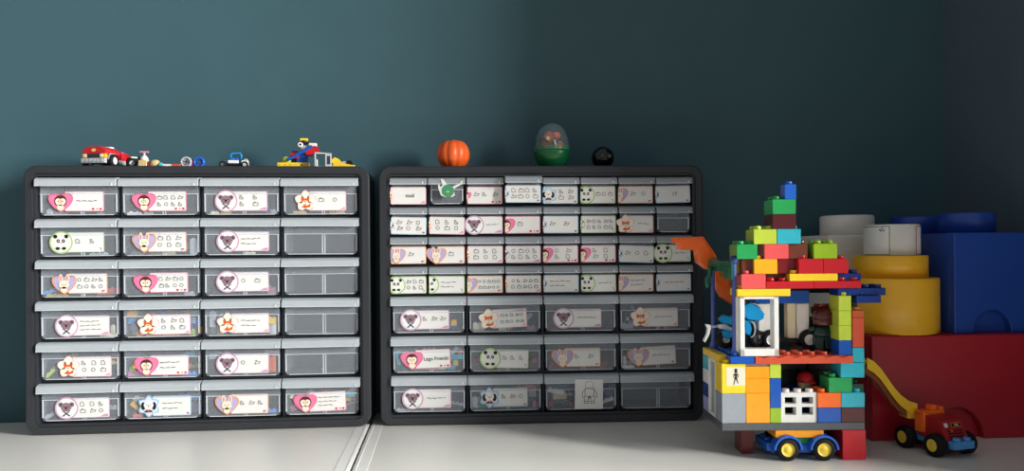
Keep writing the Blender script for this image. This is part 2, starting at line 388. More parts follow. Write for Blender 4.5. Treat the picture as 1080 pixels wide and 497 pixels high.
def drawer(t, x, w, z, h, pull=0, lift=0):
    big = w > .09; lh = .0136 if big else .0112
    bw = (w-.0036)/2; fy = .0085; x += w/2; z += .0034
    b = MB(); tw = bw-.0022; th = h-.0075-.0016; wt = .0012
    # front panel with rounded lower corners, upper band stepped forward a little
    outl = lambda s: [(-s, th), (-s, .006), (-s+.0016, .0018), (-s+.005, 0), (s-.005, 0), (s-.0016, .0018), (s, .006), (s, th)]
    b.prism(outl(tw-.001), 0, wt, TUB)
    mid = th*.60
    b.faces([(-tw, -.0010, mid), (tw, -.0010, mid), (tw, -.0010, th), (-tw, -.0010, th)], [(0, 1, 2, 3)], TUB)
    b.box(-tw, tw, -.0014, -.0002, mid-.0005, mid+.0004, RIB)
    for s in (-1, 1):
        b.box(s*(tw-.001)-.0006, s*(tw-.001)+.0006, -.0006, CD-.018, .004, th, TUB)
        b.prism([(s*(tw-.0022), .005), (s*(tw-.0005), .005), (s*(tw-.0005), mid), (s*(tw-.0022), mid)], -.0006, .0002, RIB)
    b.prism([(-tw+.006, .0002), (tw-.006, .0002), (tw-.006, .0012), (-tw+.006, .0012)], -.0007, .0002, RIB)
    b.box(-tw+.001, tw-.001, wt, CD-.018, .0005, .0015, TUB)
    b.box(-tw+.001, tw-.001, CD-.019, CD-.018, .0015, th, TUB)
    if big:
        for d in (-.0018, .0018): b.box(tw*.07+d-.0008, tw*.07+d+.0008, wt, wt+.002, .001, mid, RIB)
    o = b.build('drawer', t, (x, fy-pull, z+lift))
    g = MB(); PR = .0128 if big else .0102; LM = LIP if big else LIPS; lw = bw+.0008; top = h-.0034-.0018; n = 6
    sec = []                                    # lip cross-section (y, z), drooping forward
    for k in range(n+1):
        a = PI/2*k/n; sec.append((PR*-1*math.sin(a), top-lh*.42*(1-math.cos(a))))
    sec += [(-PR-.0004, top-lh), (-PR+.0010, top-lh)]
    for k in range(n+1):
        a = PI/2*(n-k)/n; sec.append((-(PR-.0014)*math.sin(a), top-.0014-lh*.42*(1-math.cos(a))))
    vs, fs = [], []; m = len(sec)
    xs = [-lw, -lw+.0008, lw-.0008, lw]
    for i, xx in enumerate(xs):
        for (yy, zz) in sec:
            sag = .0010 if i in (0, 3) else 0
            vs.append((xx, yy+sag, zz))
    for i in range(len(xs)-1):
        for k in range(m): fs.append((i*m+k, i*m+(k+1) % m, (i+1)*m+(k+1) % m, (i+1)*m+k))
    fs += [tuple(range(m)), tuple(range((len(xs)-1)*m, len(xs)*m))]
    g.faces(vs, fs, LM)
    g.box(-lw+.0005, lw-.0005, -PR-.0009, -PR+.0003, top-lh, top-lh+.0012, RIB, .0003)  # whiter strip paints the highlight along the lip's lower edge
    g.box(lw-.0075, lw-.0055, -PR-.0012, -PR+.0003, top-lh+.001, top-lh+.0045, RIB, .0003)
    for s in (-1, 1): g.box(s*(lw-.0006)-.0006, s*(lw-.0006)+.0006, -PR+.0012, .0, top-lh*.9, top-lh*.5, LM)
    g.build('handle', o)
    o.rotation_euler.y = DJ.uniform(-.006, .006); return o
DJ = random.Random(4)
I1, I2 = 'icons', 'lines1'
ROWH, SH = (CH-2*RIM)/6, (CH-2*RIM-3*(CH-2*RIM)/6)/4
# (kind, note, x offset of the badge's left edge from the drawer's left, tilt)
LEFT = [
 [('ape', 'lines1', .017, 0), ('ape', (I1, 4, 2), .0185, 0), ('koala', (I1, 2, 2), .020, 0), ('fox', (I1, 2, 1), .020, 0)],
 [('panda', (I1, 2, 1), .017, 0), ('rabbit', (I1, 3, 2), .018, 0), ('koala', 'lines2', .022, 0), None],
 [('rabbit', (I1, 4, 2), .021, 0), ('ape', (I1, 4, 2), .020, 0), ('koala', (I1, 2, 1), .021, 0), None],
 [('koala', 'lines3', .024, 0), ('fox', (I1, 3, 2), .023, 0), ('fox', 'lines2', .021, 0), None],
 [('fox', (I1, 3, 2), .026, 0), ('ape', 'lines2', .020, 0), ('koala', (I1, 2, 1), .020, 0), None],
 [('koala', (I1, 3, 2), .023, 0), ('pup', 'lines2', .023, 0), ('rabbit', (I1, 3, 1), .019, 0), ('ape', 'lines3', .018, .03)]]
R_SMALL = [
 [('fox', ('text', 'tool', .0085), -1, 0), 'creature', ('ape', (I1, 3, 1), -1, 0), ('pup', (I1, 4, 2), -1, 0), ('pup', (I1, 2, 2), 1, 0), ('panda', (I1, 3, 1), 1, 0), ('rabbit', (I1, 2, 1), 0, 0), ('pup', ('text', '17', .0085), -1, .02)],
 [('pup', (I1, 3, 2), -1, -.02), ('fox', (I1, 3, 2), -1, -.02), ('koala', 'lines1', 2, 0), ('ape', (I1, 1, 1), 0, 0), ('pup', (I1, 2, 1), -1, 0), ('panda', (I1, 5, 2), -1, 0), ('fox', 'lines1', 2, 0), None],
 [('rabbit', (I1, 1, 1), 1, 0), ('rabbit', (I1, 1, 1), 2, 0), ('fox', (I1, 3, 2), -1, 0), ('koala', (I1, 4, 2), -1, 0), ('ape', (I1, 2, 2), 0, 0), ('ape', (I1, 2, 2), 0, 0), ('pup', (I1, 3, 1), -1, -.03), ('panda', 'lines1', 2, 0)],
 [('panda', (I1, 3, 2), 1, 0), ('panda', 'lines2', 0, 0), ('rabbit', (I1, 5, 2), 0, 0), ('fox', (I1, 5, 2), -1, 0), ('pup', 'lines2', -1, 0), ('panda', 'lines1', 1, 0), ('rabbit', 'lines2', 0, 0), ('pup', 'lines1', -1, 0)]]
R_BIG = [
 [('koala', (I1, 3, 1), .015, 0), ('fox', (I1, 5, 2), .018, .04), ('koala', 'lines1', .016, 0), ('fox', 'lines1', .019, 0)],
 [('ape', ('text', 'Lego Friends', .0080), .017, .03), ('panda', (I1, 3, 1), .019, -.03), ('rabbit', (I1, 2, 1), .014, 0), ('rabbit', 'lines1', .016, .05)],
 [('koala', 'lines1', .017, 0), ('pup', (I1, 3, 1), .018, 0), 'note', None]]
def note_paper(o, x, z):
    b = MB(); b.prism(rrect(0, .0445, 0, .0465, .0008), 0, .0003, M_TILE)
    def q(pts, w=.0007): strokes(b, [(p[0]*.001, p[1]*.001) for p in pts], -.0002, w, None)
    q([(17, 33), (17, 41), (19, 43), (27, 43), (29, 41), (29, 33), (17, 33)], .0004)
    q([(16, 32), (30, 32), (30, 20), (16, 20), (16, 32)]); q([(16, 31), (12, 26), (12, 19), (14, 18)]); q([(30, 31), (34, 26), (35, 19), (32, 18)])
    q([(15, 20), (15, 9), (21, 9), (21, 18), (23, 20)]); q([(31, 20), (31, 9), (25, 9), (25, 18), (23, 20)]); q([(15, 12), (21, 12)]); q([(25, 12), (31, 12)])
    b.flat([(.0215, .017), (.0245, .017), (.0245, .020), (.0215, .020)], -.0002, pm('note_red', (150,50,50)))
    b.build('paper_note', o, (x, -.0143, z), (0, .02, 0))
def creature(o, x, z):
    b = MB(); w = pm('cutout_white', (226,226,220)); g = pm('cutout_green', (70,150,110))
    b.prism([(p[0]*.001, p[1]*.001) for p in [(-13, 5), (-9, -6), (-2, -9), (2, -5), (8, -9), (13, -6), (11, 3), (16, 7), (24, 11), (26, 16), (24, 17), (20, 12), (10, 8), (2, 9), (-3, 17), (-7, 20), (-9, 19), (-6, 10), (-10, 7), (-11, 11), (-13, 11)]], -.0003, .0003, w)
    b.flat(circ(.002, .001, .0098, 30), -.0006, g); b.flat(circ(.002, -.0005, .0025, 14, rz=.0013), -.0009, pm('cutout_yellow', (240,190,70)))
    b.build('sticker', o, (x, -.0114, z))
seed = 1
# left cabinet
XL, XRC, CRZ = -.6275, -.1005, math.radians(-2.5)
tL, cells = cabinet('charcoal storage cabinet with twenty-four equal drawers, nearest the bright wall', XL, [(4, ROWH, LEFT[r]) for r in range(6)])
DR = {}
for i, (x, w, z, h, it) in enumerate(cells):
    o = drawer(tL, x, w, z, h); DR[('L', i//4, i % 4)] = (x+w/2, w, z+.0042, Matrix.Translation((XL, YF, 0)))
    if it:
        H = .0305; R = H*.56; off = it[2]; bl = -w/2+off
        sticker(o, it[0], bl+R*1.3, .0050+(0.001 if i < 12 else -.001), .0795-R*1.3, H, it[1], -R*.3, False, it[3], seed); seed += 1
# right cabinet
lay = [(8, SH, R_SMALL[r]) for r in range(4)]+[(4, ROWH, R_BIG[r]) for r in range(3)]
tR, cells = cabinet('black storage cabinet with thirty-two small drawers above twelve large ones', XRC, lay, CRZ)
for i, (x, w, z, h, it) in enumerate(cells):
    small = i < 32; key = ('R', i//8, i % 8) if small else ('R', 4+(i-32)//4, (i-32) % 4)
    pull = .012 if i == 3 else 0
    o = drawer(tR, x, w, z, h, pull, .0012 if i == 3 else 0); DR[key] = (x+w/2, w, z+.0042, Matrix.Translation((XRC, YF, 0)) @ Matrix.Rotation(CRZ, 4, 'Z'))
    if not it: continue
    if it == 'creature': creature(o, 0, .019); continue
    if it == 'note': note_paper(o, -.012, .0035); continue
    if small:
        H = .0275; R = H*.56; mode = it[2]
        if mode == 2:   x0, W, bd, cut, sc = -.016, .0435, -.0015, False, 1.0
        elif mode == 1: x0, W, bd, cut, sc = -.0285, .0555, .0085, True, .92
        elif mode == 0: x0, W, bd, cut, sc = -.0285, .0555, .0010, True, .92
        else:           x0, W, bd, cut, sc = -.0285, .0560, -.0005, True, .48
        s = sticker(o, it[0], x0, -.0005, W, H, it[1], bd, cut, it[3], seed, sc); s.location.y = -.0022; seed += 1
    else:
        H = .0300; R = H*.56; bl = -w/2+it[2]
        sticker(o, it[0], bl+R*1.3, .0055 if i < 40 else .0060, .0775-R*1.3, H, it[1], -R*.3, False, it[3], seed); seed += 1

# ---------------------------------------------------------------- toy pieces inside the drawers
ORD = ['first', 'second', 'third', 'fourth', 'fifth', 'sixth', 'seventh', 'eighth']
def stud_block(b, x0, x1, y0, y1, z0, z1, m, p=.008, sr=.0024, sh=.0017, bev=.0002, n=12, off=(0, 0)):
    b.box(x0, x1, y0, y1, z0, z1, m, bev, None, 1)
    nx, ny = max(1, round((x1-x0)/p)), max(1, round((y1-y0)/p))
    for i in range(nx):
        for j in range(ny):
            b.cyl((x0+(x1-x0)*(i+.5)/nx, y0+(y1-y0)*(j+.5)/ny, z1-.0001), sr, sh, m, 'z', n, sr*.12)
def small_brick(name, L, Dp, Hh, c, loc, rot=(0, 0, 0)):
    b = MB(); stud_block(b, -L/2, L/2, -Dp/2, Dp/2, 0, Hh, col(c)); return b.build(name, None, loc, rot)
# key: list of (u, v, w_mm, h_mm, colour, shape, tilt degrees) u,v = fraction of the drawer front (0..1, from its lower left)
IN = {
 ('L',0,0): [(.09,0,8,7,'silver','brick',0),(.17,0,14,5,'silver','plate',0),(.25,0,8,6,'tan','cone',0),(.70,0,10,3,'silver','plate',0)],
 ('L',0,1): [(.12,0,20,3,'white','plate',0),(.30,0,14,3,'white','plate',0)],
 ('L',0,2): [(.12,0,12,3,'cream','plate',0),(.26,0,16,4,'yellow','plate',0),(.86,.12,12,4,'navy','brick',0),(.84,0,10,6,'tan','brick',0),(.58,0,14,3,'maroon','plate',0),(.92,0,10,5,'silver','plate',-12)],
 ('L',0,3): [(.20,0,20,4,'tan','plate',0),(.72,0,24,4,'tan','plate',0)],
 ('L',1,0): [(.74,0,26,3,'silver','plate',0)],
 ('L',1,1): [(.92,0,9,24,'silver','brick',0),(.82,.2,6,10,'cream','brick',0),(.12,0,20,5,'silver','plate',0),(.45,0,40,4,'cream','plate',0)],
 ('L',1,2): [(.6,0,16,3,'cream','plate',0)],
 ('L',2,0): [(.10,.06,22,4,'sky','plate',18),(.16,0,30,3,'yellow','plate',0),(.84,.02,34,9,'coral','plate',4),(.06,.22,8,6,'mauve','brick',0)],
 ('L',2,1): [(.86,0,14,4,'silver','plate',0),(.88,.10,8,5,'black','brick',0)],
 ('L',2,2): [(.90,0,12,9,'mauve','brick',0),(.84,.16,8,6,'silver','brick',0)],
 ('L',3,0): [(.86,0,24,4,'cream','plate',0),(.90,.10,6,12,'cream','brick',0),(.12,.40,5,5,'silver','cone',0)],
 ('L',3,1): [(.07,.72,14,9,'gold','brick',-6),(.06,.46,10,9,'sky','brick',0),(.07,.20,10,9,'lavender','brick',0),(.08,0,12,7,'cream','brick',0),(.18,0,8,7,'tangerine','brick',0),(.34,.62,14,10,'coral','cone',0),(.17,.28,8,9,'brown','brick',0),(.80,.72,11,8,'gold','brick',8),(.92,.70,9,10,'darkgreen','brick',0),(.88,.44,9,9,'lavender','brick',0),(.95,.36,8,9,'azure','brick',0),(.96,.0,12,11,'tangerine','brick',0),(.86,.22,8,9,'blue','brick',0),(.88,0,8,8,'lime','brick',0),(.60,.70,16,8,'maroon','brick',0),(.46,.70,12,8,'blue','brick',0),(.5,0,50,7,'gold','plate',0)],
 ('L',3,2): [(.08,.30,9,24,'silver','brick',0),(.17,.0,8,15,'tan','brick',0),(.24,.42,16,13,'silver','brick',18),(.68,.66,60,10,'maroon','plate',0),(.90,.40,13,9,'yellow','brick',0),(.90,0,10,17,'white','brick',0),(.06,0,8,10,'grey','brick',0)],
 ('L',4,0): [(.10,.02,18,4,'lime','plate',45),(.16,.25,20,4,'silver','plate',35),(.33,.66,16,4,'grass','plate',25),(.85,.58,24,6,'coral','plate',0),(.92,.50,10,4,'tan','plate',0)],
 ('L',4,1): [(.12,.34,16,9,'yellow','cone',0),(.14,0,34,7,'pink','plate',0),(.80,.62,22,8,'teal','plate',12),(.86,.24,20,5,'yellow','plate',0),(.85,0,22,5,'sky','plate',0),(.06,.2,8,6,'lime','brick',0)],
 ('L',4,2): [(.08,.62,12,7,'silver','brick',0),(.88,.06,12,24,'orange','brick',0),(.80,.1,6,22,'grass','brick',0),(.50,0,18,5,'tan','plate',0),(.90,.70,22,7,'mauve','plate',-6),(.2,.70,20,6,'silver','plate',0)],
 ('L',5,0): [(.12,0,24,5,'silver','plate',30),(.88,.3,14,5,'silver','plate',0)],
 ('L',5,1): [(.12,.14,22,6,'gold','plate',-42),(.12,.42,16,7,'cream','plate',-40),(.86,.55,36,8,'sky','plate',-4),(.90,.06,16,14,'lavender','brick',0),(.15,0,14,5,'coral','plate',0)],
 ('L',5,2): [(.88,.05,16,5,'sky','plate',0)],
 ('L',5,3): [(.10,.42,10,6,'yellow','brick',-40),(.16,.04,24,8,'pink','plate',20),(.28,0,18,5,'yellow','plate',0),(.50,.68,10,7,'orange','cone',0),(.90,.58,16,6,'teal','plate',-6),(.86,.42,8,6,'yellow','brick',0),(.93,.40,9,8,'coral','brick',0),(.88,.14,26,3,'white','plate',12),(.07,.6,10,6,'cream','cone',0),(.32,.68,10,6,'silver','brick',0)],
 ('R',4,0): [(.86,.22,9,8,'gold','brick',0),(.86,.06,12,7,'navy','brick',0),(.12,0,18,5,'mauve','plate',0)],
 ('R',4,1): [(.10,.08,14,9,'cream','brick',0),(.12,0,18,5,'white','plate',0),(.86,.22,20,6,'silver','plate',50),(.58,0,8,5,'gold','brick',0),(.46,0,12,5,'cream','brick',0),(.88,0,14,6,'mauve','plate',0)],
 ('R',4,2): [(.10,0,24,4,'darkred','plate',0)],
 ('R',4,3): [(.10,.34,6,6,'silver','cone',0),(.10,0,20,8,'silver','brick',0),(.17,.16,8,5,'pink','brick',0),(.22,.55,16,4,'silver','plate',-45),(.66,0,6,4,'silver','cone',0)],
 ('R',5,0): [(.09,.24,9,22,'teal','brick',12),(.90,.42,20,7,'teal','plate',0),(.88,.14,8,9,'yellow','brick',0),(.83,.16,5,9,'red','brick',0),(.88,.60,16,5,'silver','plate',40),(.95,.64,7,6,'coral','brick',0),(.5,0,50,6,'cream','plate',0),(.28,.66,10,6,'silver','brick',0),(.50,.68,22,7,'cream','plate',0),(.16,0,14,8,'darkgreen','brick',0),(.8,0,16,8,'teal','plate',0)],
 ('R',5,1): [(.12,0,26,13,'maroon','brick',0),(.10,.26,12,7,'red','brick',0),(.88,0,24,12,'maroon','brick',0),(.66,0,14,5,'cream','brick',0),(.48,0,22,5,'mauve','plate',0),(.93,.26,8,6,'red','brick',0)],
 ('R',5,2): [(.20,0,36,9,'darkred','brick',0),(.80,0,22,11,'darkred','brick',0),(.55,0,28,6,'red','plate',0)],
 ('R',5,3): [(.10,0,20,4,'white','plate',0),(.06,.12,5,12,'white','brick',0),(.16,.05,14,5,'tan','plate',25)],
 ('R',6,0): [(.12,0,22,3,'silver','plate',0),(.90,.12,22,3,'silver','plate',-12)],
 ('R',6,1): [(.06,.08,9,16,'silver','brick',0),(.18,0,26,8,'green','plate',8),(.14,.62,18,9,'mauve','cone',0),(.50,0,44,7,'cream','plate',0),(.80,.70,28,8,'red','plate',6),(.80,.28,9,18,'tan','cone',0),(.90,.42,12,16,'silver','brick',0),(.86,.0,20,17,'darkgreen','brick',0),(.92,.04,5,9,'magenta','brick',0),(.13,.25,5,8,'gold','brick',0)],
 ('R',6,2): [(.12,.52,26,7,'white','plate',-12),(.20,.34,22,10,'tan','brick',0),(.30,.44,20,4,'silver','plate',0),(.22,.05,22,10,'silver','ring',0),(.06,.06,9,10,'red','cone',0),(.36,.02,6,8,'red','brick',0),(.60,0,18,5,'darkred','plate',0),(.84,.30,16,6,'silver','plate',50),(.86,.06,30,5,'white','plate',18),(.93,.4,12,12,'navy','brick',0)],
}
SHN = {'brick': 'toy_brick', 'plate': 'toy_plate', 'cone': 'toy_cone', 'ring': 'toy_chain'}
CN = dict(silver='light grey', gold='golden yellow', tangerine='amber', grass='grass green', azure='bright blue', navy='dark blue', darkred='dark red', darkgreen='dark green', coral='salmon red', sky='light blue')
def horiz(u): return 'left' if u < .33 else ('middle' if u < .66 else 'right')
for (s, r, c), items in IN.items():
    xc, w, zf, CM = DR[(s, r, c)]; tw = w/2-.0055; usable = .040
    cabn = 'twenty-four drawer cabinet' if s == 'L' else 'black cabinet'
    rown = ORD[r]; seen = {}
    for k, (u, v, wm, hm, cc, shp, tl) in enumerate(items):
        W, Hh = wm*.001, hm*.001; a = math.radians(tl)
        ex = (abs(W*math.cos(a))+abs(Hh*math.sin(a)))/2
        x = xc-tw+u*2*tw; x = max(xc-tw+ex+.0007, min(xc+tw-ex-.0007, x))
        z = zf+.0016+v*usable
        y = .0085+.0022+(k % 2)*.0
        Dp = .0052
        # pieces lie one behind the other so none run into each other
        y += Dp/2+.0005+(k % 4)*.0056
        b = MB(); m = col(cc)
        if shp in ('brick', 'plate'):
            stud_block(b, -W/2, W/2, -Dp/2, Dp/2, 0, Hh, m)
        elif shp == 'cone':
            q = min(W, .012)/2; b.lathe([(q, 0), (q, Hh*.2), (q*.45, Hh*.95), (q*.35, Hh)], m, None, 16)
        else:
            for i in range(5):
                b.path([(-.009+i*.0045+.0035*math.cos(t), (i % 2)*.001, .005+.0035*math.sin(t)+.002*math.sin(i)) for t in [2*PI*j/14 for j in range(15)]], .0007, m, 6)
        zz = z+(abs(W*math.sin(a))/2 if tl else 0)
        hw = horiz(u); hv = 'bottom' if v < .15 else ('middle' if v < .5 else 'top')
        lab = f"{CN.get(cc, cc)} {SHN[shp].replace('_', ' ')} at the {hv} {hw}, row {rown} drawer {ORD[c]}, {cabn}"
        o = b.build(SHN[shp], None, CM @ Vector((x, y, zz)), (0, -a, CRZ if s == 'R' else 0))
        tag(o, lab, 'toy piece', f'loose toy pieces in the drawers of the {cabn}')

# ---------------------------------------------------------------- things on top of the cabinets
ZT = CH
def scale_at(px, Y): return depth_at(px, Y)/F
def on_top(px, dy=.03):
    Y = YF+dy; p = at(px, 200, Y); return Vector((p.x, Y, ZT)), scale_at(px, Y)
# pumpkin
p, s = on_top(479, .032); r = 17.4*s; hh = .0470
b = MB(); n, mz = 60, 20; vs, fs = [], []
for j in range(mz+1):
    t = PI*j/mz
    for k in range(n):
        a = 2*PI*k/n; lob = 1-.075*(abs(math.cos(5*a+.4))**.6 < .42)*1.0 if 0 else 1-.085*(1-abs(math.sin(5*a+.5)))**1.6
        rr = r*math.sin(t)**.72*lob; z = hh/2-hh/2*math.cos(t)
        if j > mz*.8: z -= .003*((j-mz*.8)/(mz*.2))**2*1.2
        vs.append((rr*math.cos(a), rr*math.sin(a), max(0, z)))
for j in range(mz):
    for k in range(n): fs.append((j*n+k, j*n+(k+1) % n, (j+1)*n+(k+1) % n, (j+1)*n+k))
t = thing('pumpkin_ornament', 'small ribbed orange pumpkin ornament on top of the black cabinet', 'ornament', p)
b.faces(vs, fs, mat('pumpkin_skin', (240,98,34), .38, .5, .08, 40), None, True); b.build('pumpkin_body', t)
b = MB(); b.path([(0, 0, hh-.005), (.0005, 0, hh-.002), (.001, .0005, hh+.0003)], [.0035, .0028, .0024], mat('pumpkin_stem', (196,86,36), .6)); b.build('stem', t)
# capsule egg
p, s = on_top(583, .034); r = 19*s
t = thing('surprise_egg', 'green-bottomed plastic egg with clear dome on the black cabinet', 'egg', p)
hb = .030
b = MB(); prof = []
for k in range(13):
    a = PI/2*k/12; prof.append((max(.010, r*math.sin(.25+a*(PI/2-.25)/(PI/2))), hb-hb*math.cos(a*.999+0)*1.0))
prof = [(max(q[0], .001), q[1]) for q in prof]
b.lathe([(.0005, .0004)]+prof+[(r*.95, hb), (r*.95, hb-.004), (.0005, .006)], mat('egg_green', (14,98,54), .28, .5, .03), None, 40); b.build('egg_base', t)
clear = frosted('clear_dome', (200,225,220), .88, .05, .8)
b = MB(); ht = .0455; prof = [(r*.965, hb-.0005), (r*.965, hb+.006)]
for k in range(1, 15):
    a = PI/2*k/14; prof.append((max(r*.955*math.cos(a)**.92 if k < 14 else .0002, .0002), hb+.006+(ht-.006)*math.sin(a)))
b.lathe(prof, clear, None, 40, caps=False); b.build('egg_dome', t)
b = MB()
for q in (hb+.001, hb+.0045): b.lathe([(r*.97, q), (r*.985, q+.0008), (r*.97, q+.0016)], mat('egg_rim', (50,140,90), .3), None, 40, caps=False)
b.build('rim', t)
t2 = thing('folded_toy', 'bundled brown, orange and magenta toy inside the clear egg', 'toy', p+Vector((0, 0, .0305))); t2.scale = (1.35, 1.15, 1.25)
rng = random.Random(5)
for i, (dx, dy, dz, a, L, W_, c) in enumerate([(-.008, -.004, .006, .9, .016, .008, 'brown'), (-.002, -.001, .014, .8, .020, .010, 'rust'), (.003, -.006, .018, -.5, .014, .008, 'terracotta'), (-.001, .003, .022, .2, .009, .006, 'magenta'), (.008, 0, .006, -.6, .015, .008, 'rust'), (-.007, -.006, .016, 1.0, .014, .005, 'tan'), (-.002, .001, .008, .9, .024, .012, 'black')]):
    b = MB(); b.box(-L/2, L/2, -W_/2, W_/2, -W_/2, W_/2, col(c), .0015, Matrix.Rotation(a, 4, 'Y') @ Matrix.Rotation(i, 4, 'Z')); b.build('fold', t2, (dx, dy, dz))
b = MB(); b.rod((.004, -.009, .002), (.002, -.009, .013), .0012, col('white')); b.build('stick', t2)
# black ball
p, s = on_top(636.5, .03); r = 11.9*s
t = thing('ball', 'glossy black ball with a small white print on the black cabinet', 'ball', p)
b = MB(); b.sphere((0, 0, r), r, mat('gloss_black', (6,6,7), .07, .6, 0), n=40); b.build('ball_body', t)
b = MB()
for i, (a, e) in enumerate([(.42, .05), (.50, .14), (.35, .12), (.46, -.04), (.30, .25), (-.25, .1), (.56, .05)]):
    d = Vector((math.sin(a)*math.cos(e), -math.cos(a)*math.cos(e), math.sin(e)))
    q = d.to_track_quat('Z', 'Y').to_matrix().to_4x4()
    b.lathe([(.0009, 0), (.0009, .00025)], pm('ball_print', (170,165,150)), Matrix.Translation(Vector((0, 0, r))+d*(r-.00005)) @ q, 6)
b.build('print_mark', t)

def wheel(b, c, r, w, hub, axis='y', tyre='black', hr=.55, spokes=True):
    A = {'y': Matrix.Rotation(PI/2, 4, 'X'), 'x': Matrix.Rotation(-PI/2, 4, 'Y')}[axis]
    M = Matrix.Translation(c) @ A
    b.lathe([(r*hr, -w/2), (r*.9, -w/2), (r, -w*.32), (r, w*.32), (r*.9, w/2), (r*hr, w/2)], mat('rubber_'+tyre, P[tyre], .7, .3), M, 28, caps=False)
    b.lathe([(.0001, w*.36), (r*hr*.35, w*.40), (r*hr*.45, w*.3), (r*hr*.9, w*.34), (r*hr, w*.46), (r*hr, -w*.45)], hub if not isinstance(hub, str) else col(hub), M, 24)
# 1 red off-road car: seen at three-quarter view, nose to the lower left
p, s = on_top(113, .036)
t = thing('toy_car', 'red brick-built off-road car with grey grille on the charcoal cabinet', 'toy car', p, math.radians(-13)); t.scale = (1.08, 1.0, 1.08)
def part(name, fn, t, **k):
    b = MB(); fn(b); return b.build(name, t, **k)
# local axes: -y is the nose, x across
cw = .0185
part('chassis', lambda b: (b.box(-cw*.85, cw*.85, -.026, .042, .0065, .0125, col('silver'), .0006), b.box(-cw, cw, -.032, -.026, .005, .012, col('silver'), .0008), [b.cyl((-cw+.004+i*.0058, -.0335, .0085), .0022, .002, col('silver'), 'y', 10) for i in range(6)]), t)
part('grille', lambda b: (b.box(-cw*.5, cw*.5, -.030, -.024, .0125, .0185, col('darkgrey'), .0004), [b.box(-cw*.48, cw*.48, -.0306, -.030, .0132+i*.0018, .0140+i*.0018, col('black')) for i in range(3)]), t)
for sx in (-1, 1):
    part('headlight', lambda b: (b.box(sx*cw*.75-.0038, sx*cw*.75+.0038, -.0295, -.024, .0125, .0185, col('gold'), .0004), b.cyl((sx*cw*.68, -.0308, .0155), .0024, .0016, col('cream'), 'y', 14)), t)
part('bonnet', lambda b: (b.prism([(-cw, .0185), (cw, .0185), (cw*.92, .024), (cw*.6, .0285), (-cw*.6, .0285), (-cw*.92, .024)], -.029, .006, col('red'), None, .0006), b.cyl((-.009, -.012, .0285), .0024, .0016, col('red')), b.cyl((.0, -.004, .0285), .0024, .0016, col('red')), b.flat(circ(0, .0235, .0036, 16, rz=.0022), -.0292, pm('flame', (240,190,120)))), t)
part('roof_lamp', lambda b: b.box(-.005, .005, .002, .012, .0285, .0320, col('white'), .0012), t)
part('rear_body', lambda b: (stud_block(b, -cw*.8, cw*.8, .014, .036, .0125, .0225, col('red')), stud_block(b, -.004, .008, .024, .036, .0225, .0255, col('magenta'))), t)
for sx in (-1, 1):
    part('fender', lambda b: b.prism([(-.010, 0), (-.010, .004), (-.006, .009), (.006, .009), (.010, .004), (.010, 0), (.0085, 0), (.0085, .0035), (.005, .0075), (-.005, .0075), (-.0085, .0035), (-.0085, 0)], -.003, .003, col('grey')), t, loc=(sx*(cw-.002), -.014, .0105), rot=(0, 0, PI/2))
    for wy in (-.014, .032): part('wheel', lambda b: wheel(b, (sx*(cw+.001), wy, .0093), .0093, .0075, 'white', 'x' if sx < 0 else 'x', hr=.55), t)
# far hub faces outward on +x side as built; mirrored wheels simply show the same disc inwards
# 2 black-and-white bike
p, s = on_top(143.5, .026)
t = thing('toy_motorbike', 'tiny black and white toy motorbike right behind the red car', 'toy motorbike', p, .35)
part('wheel', lambda b: wheel(b, (-.0045, 0, .0075), .0075, .004, 'silver', hr=.5), t)
part('wheel', lambda b: wheel(b, (.0115, 0, .0060), .0060, .004, 'darkgrey', hr=.5), t)
part('bike_frame', lambda b: (b.rod((-.0045, 0, .0075), (.0035, 0, .0150), .0016, col('black')), b.rod((.0035, 0, .0150), (.0115, 0, .006), .0022, col('black')), b.box(-.001, .008, -.002, .002, .008, .014, col('black'), .0008)), t)
part('seat', lambda b: b.box(-.006, .003, -.0025, .0025, .0148, .0172, col('white'), .0008), t)
part('handlebar', lambda b: b.rod((.005, -.005, .0175), (.005, .005, .0175), .0011, col('black')), t)
# 3 little figure in white with pink top
p, s = on_top(153, .045)
t = thing('toy_robot', 'white dome-bodied toy with pink bar on its head, beside the toy motorbike', 'toy', p)
part('dome_body', lambda b: b.lathe([(.0065, 0), (.0065, .013), (.0058, .018), (.003, .0215), (.0003, .0225)], col('white'), None, 24), t)
part('neck', lambda b: b.cyl((0, 0, .0222), .0016, .004, col('white'), n=12), t)
part('head_bar', lambda b: b.box(-.0065, .0065, -.003, .003, .026, .0285, col('pink'), .0008), t)
# 4 row of small loose pieces
def loose(name, label, px, w, h, c, dy=.02, shape='stud', grp=None, rz=0):
    p, s = on_top(px, dy); b = MB(); m = col(c); Wd = w*s
    if shape == 'stud': stud_block(b, -Wd/2, Wd/2, -.004, .004, 0, h*s-.0017, m)
    elif shape == 'tile': b.box(-Wd/2, Wd/2, -.004, .004, 0, h*s, m, .0004)
    elif shape == 'barrel': b.lathe([(.0001, -Wd/2), (h*s*.40, -Wd/2), (h*s*.5, -Wd*.2), (h*s*.5, Wd*.2), (h*s*.40, Wd/2), (.0001, Wd/2)], m, Matrix.Translation((0, 0, h*s*.5)) @ Matrix.Rotation(PI/2, 4, 'Y'), 20)
    elif shape == 'ball': b.sphere((0, 0, h*s/2), h*s/2, m)
    o = b.build(name, None, p, (0, 0, rz)); return tag(o, label, 'toy piece', 'loose toy pieces on the charcoal cabinet')
loose('toy_brick', 'tan toy brick beside the small toy motorbike', 152, 8, 8.5, 'tan', .018)
loose('toy_brick', 'brown toy brick between the two tan pieces', 158.5, 5.5, 6.5, 'brown', .020)
loose('toy_barrel', 'tan toy barrel lying behind the blue ball', 164.5, 7.5, 8.5, 'tan', .022, 'barrel')
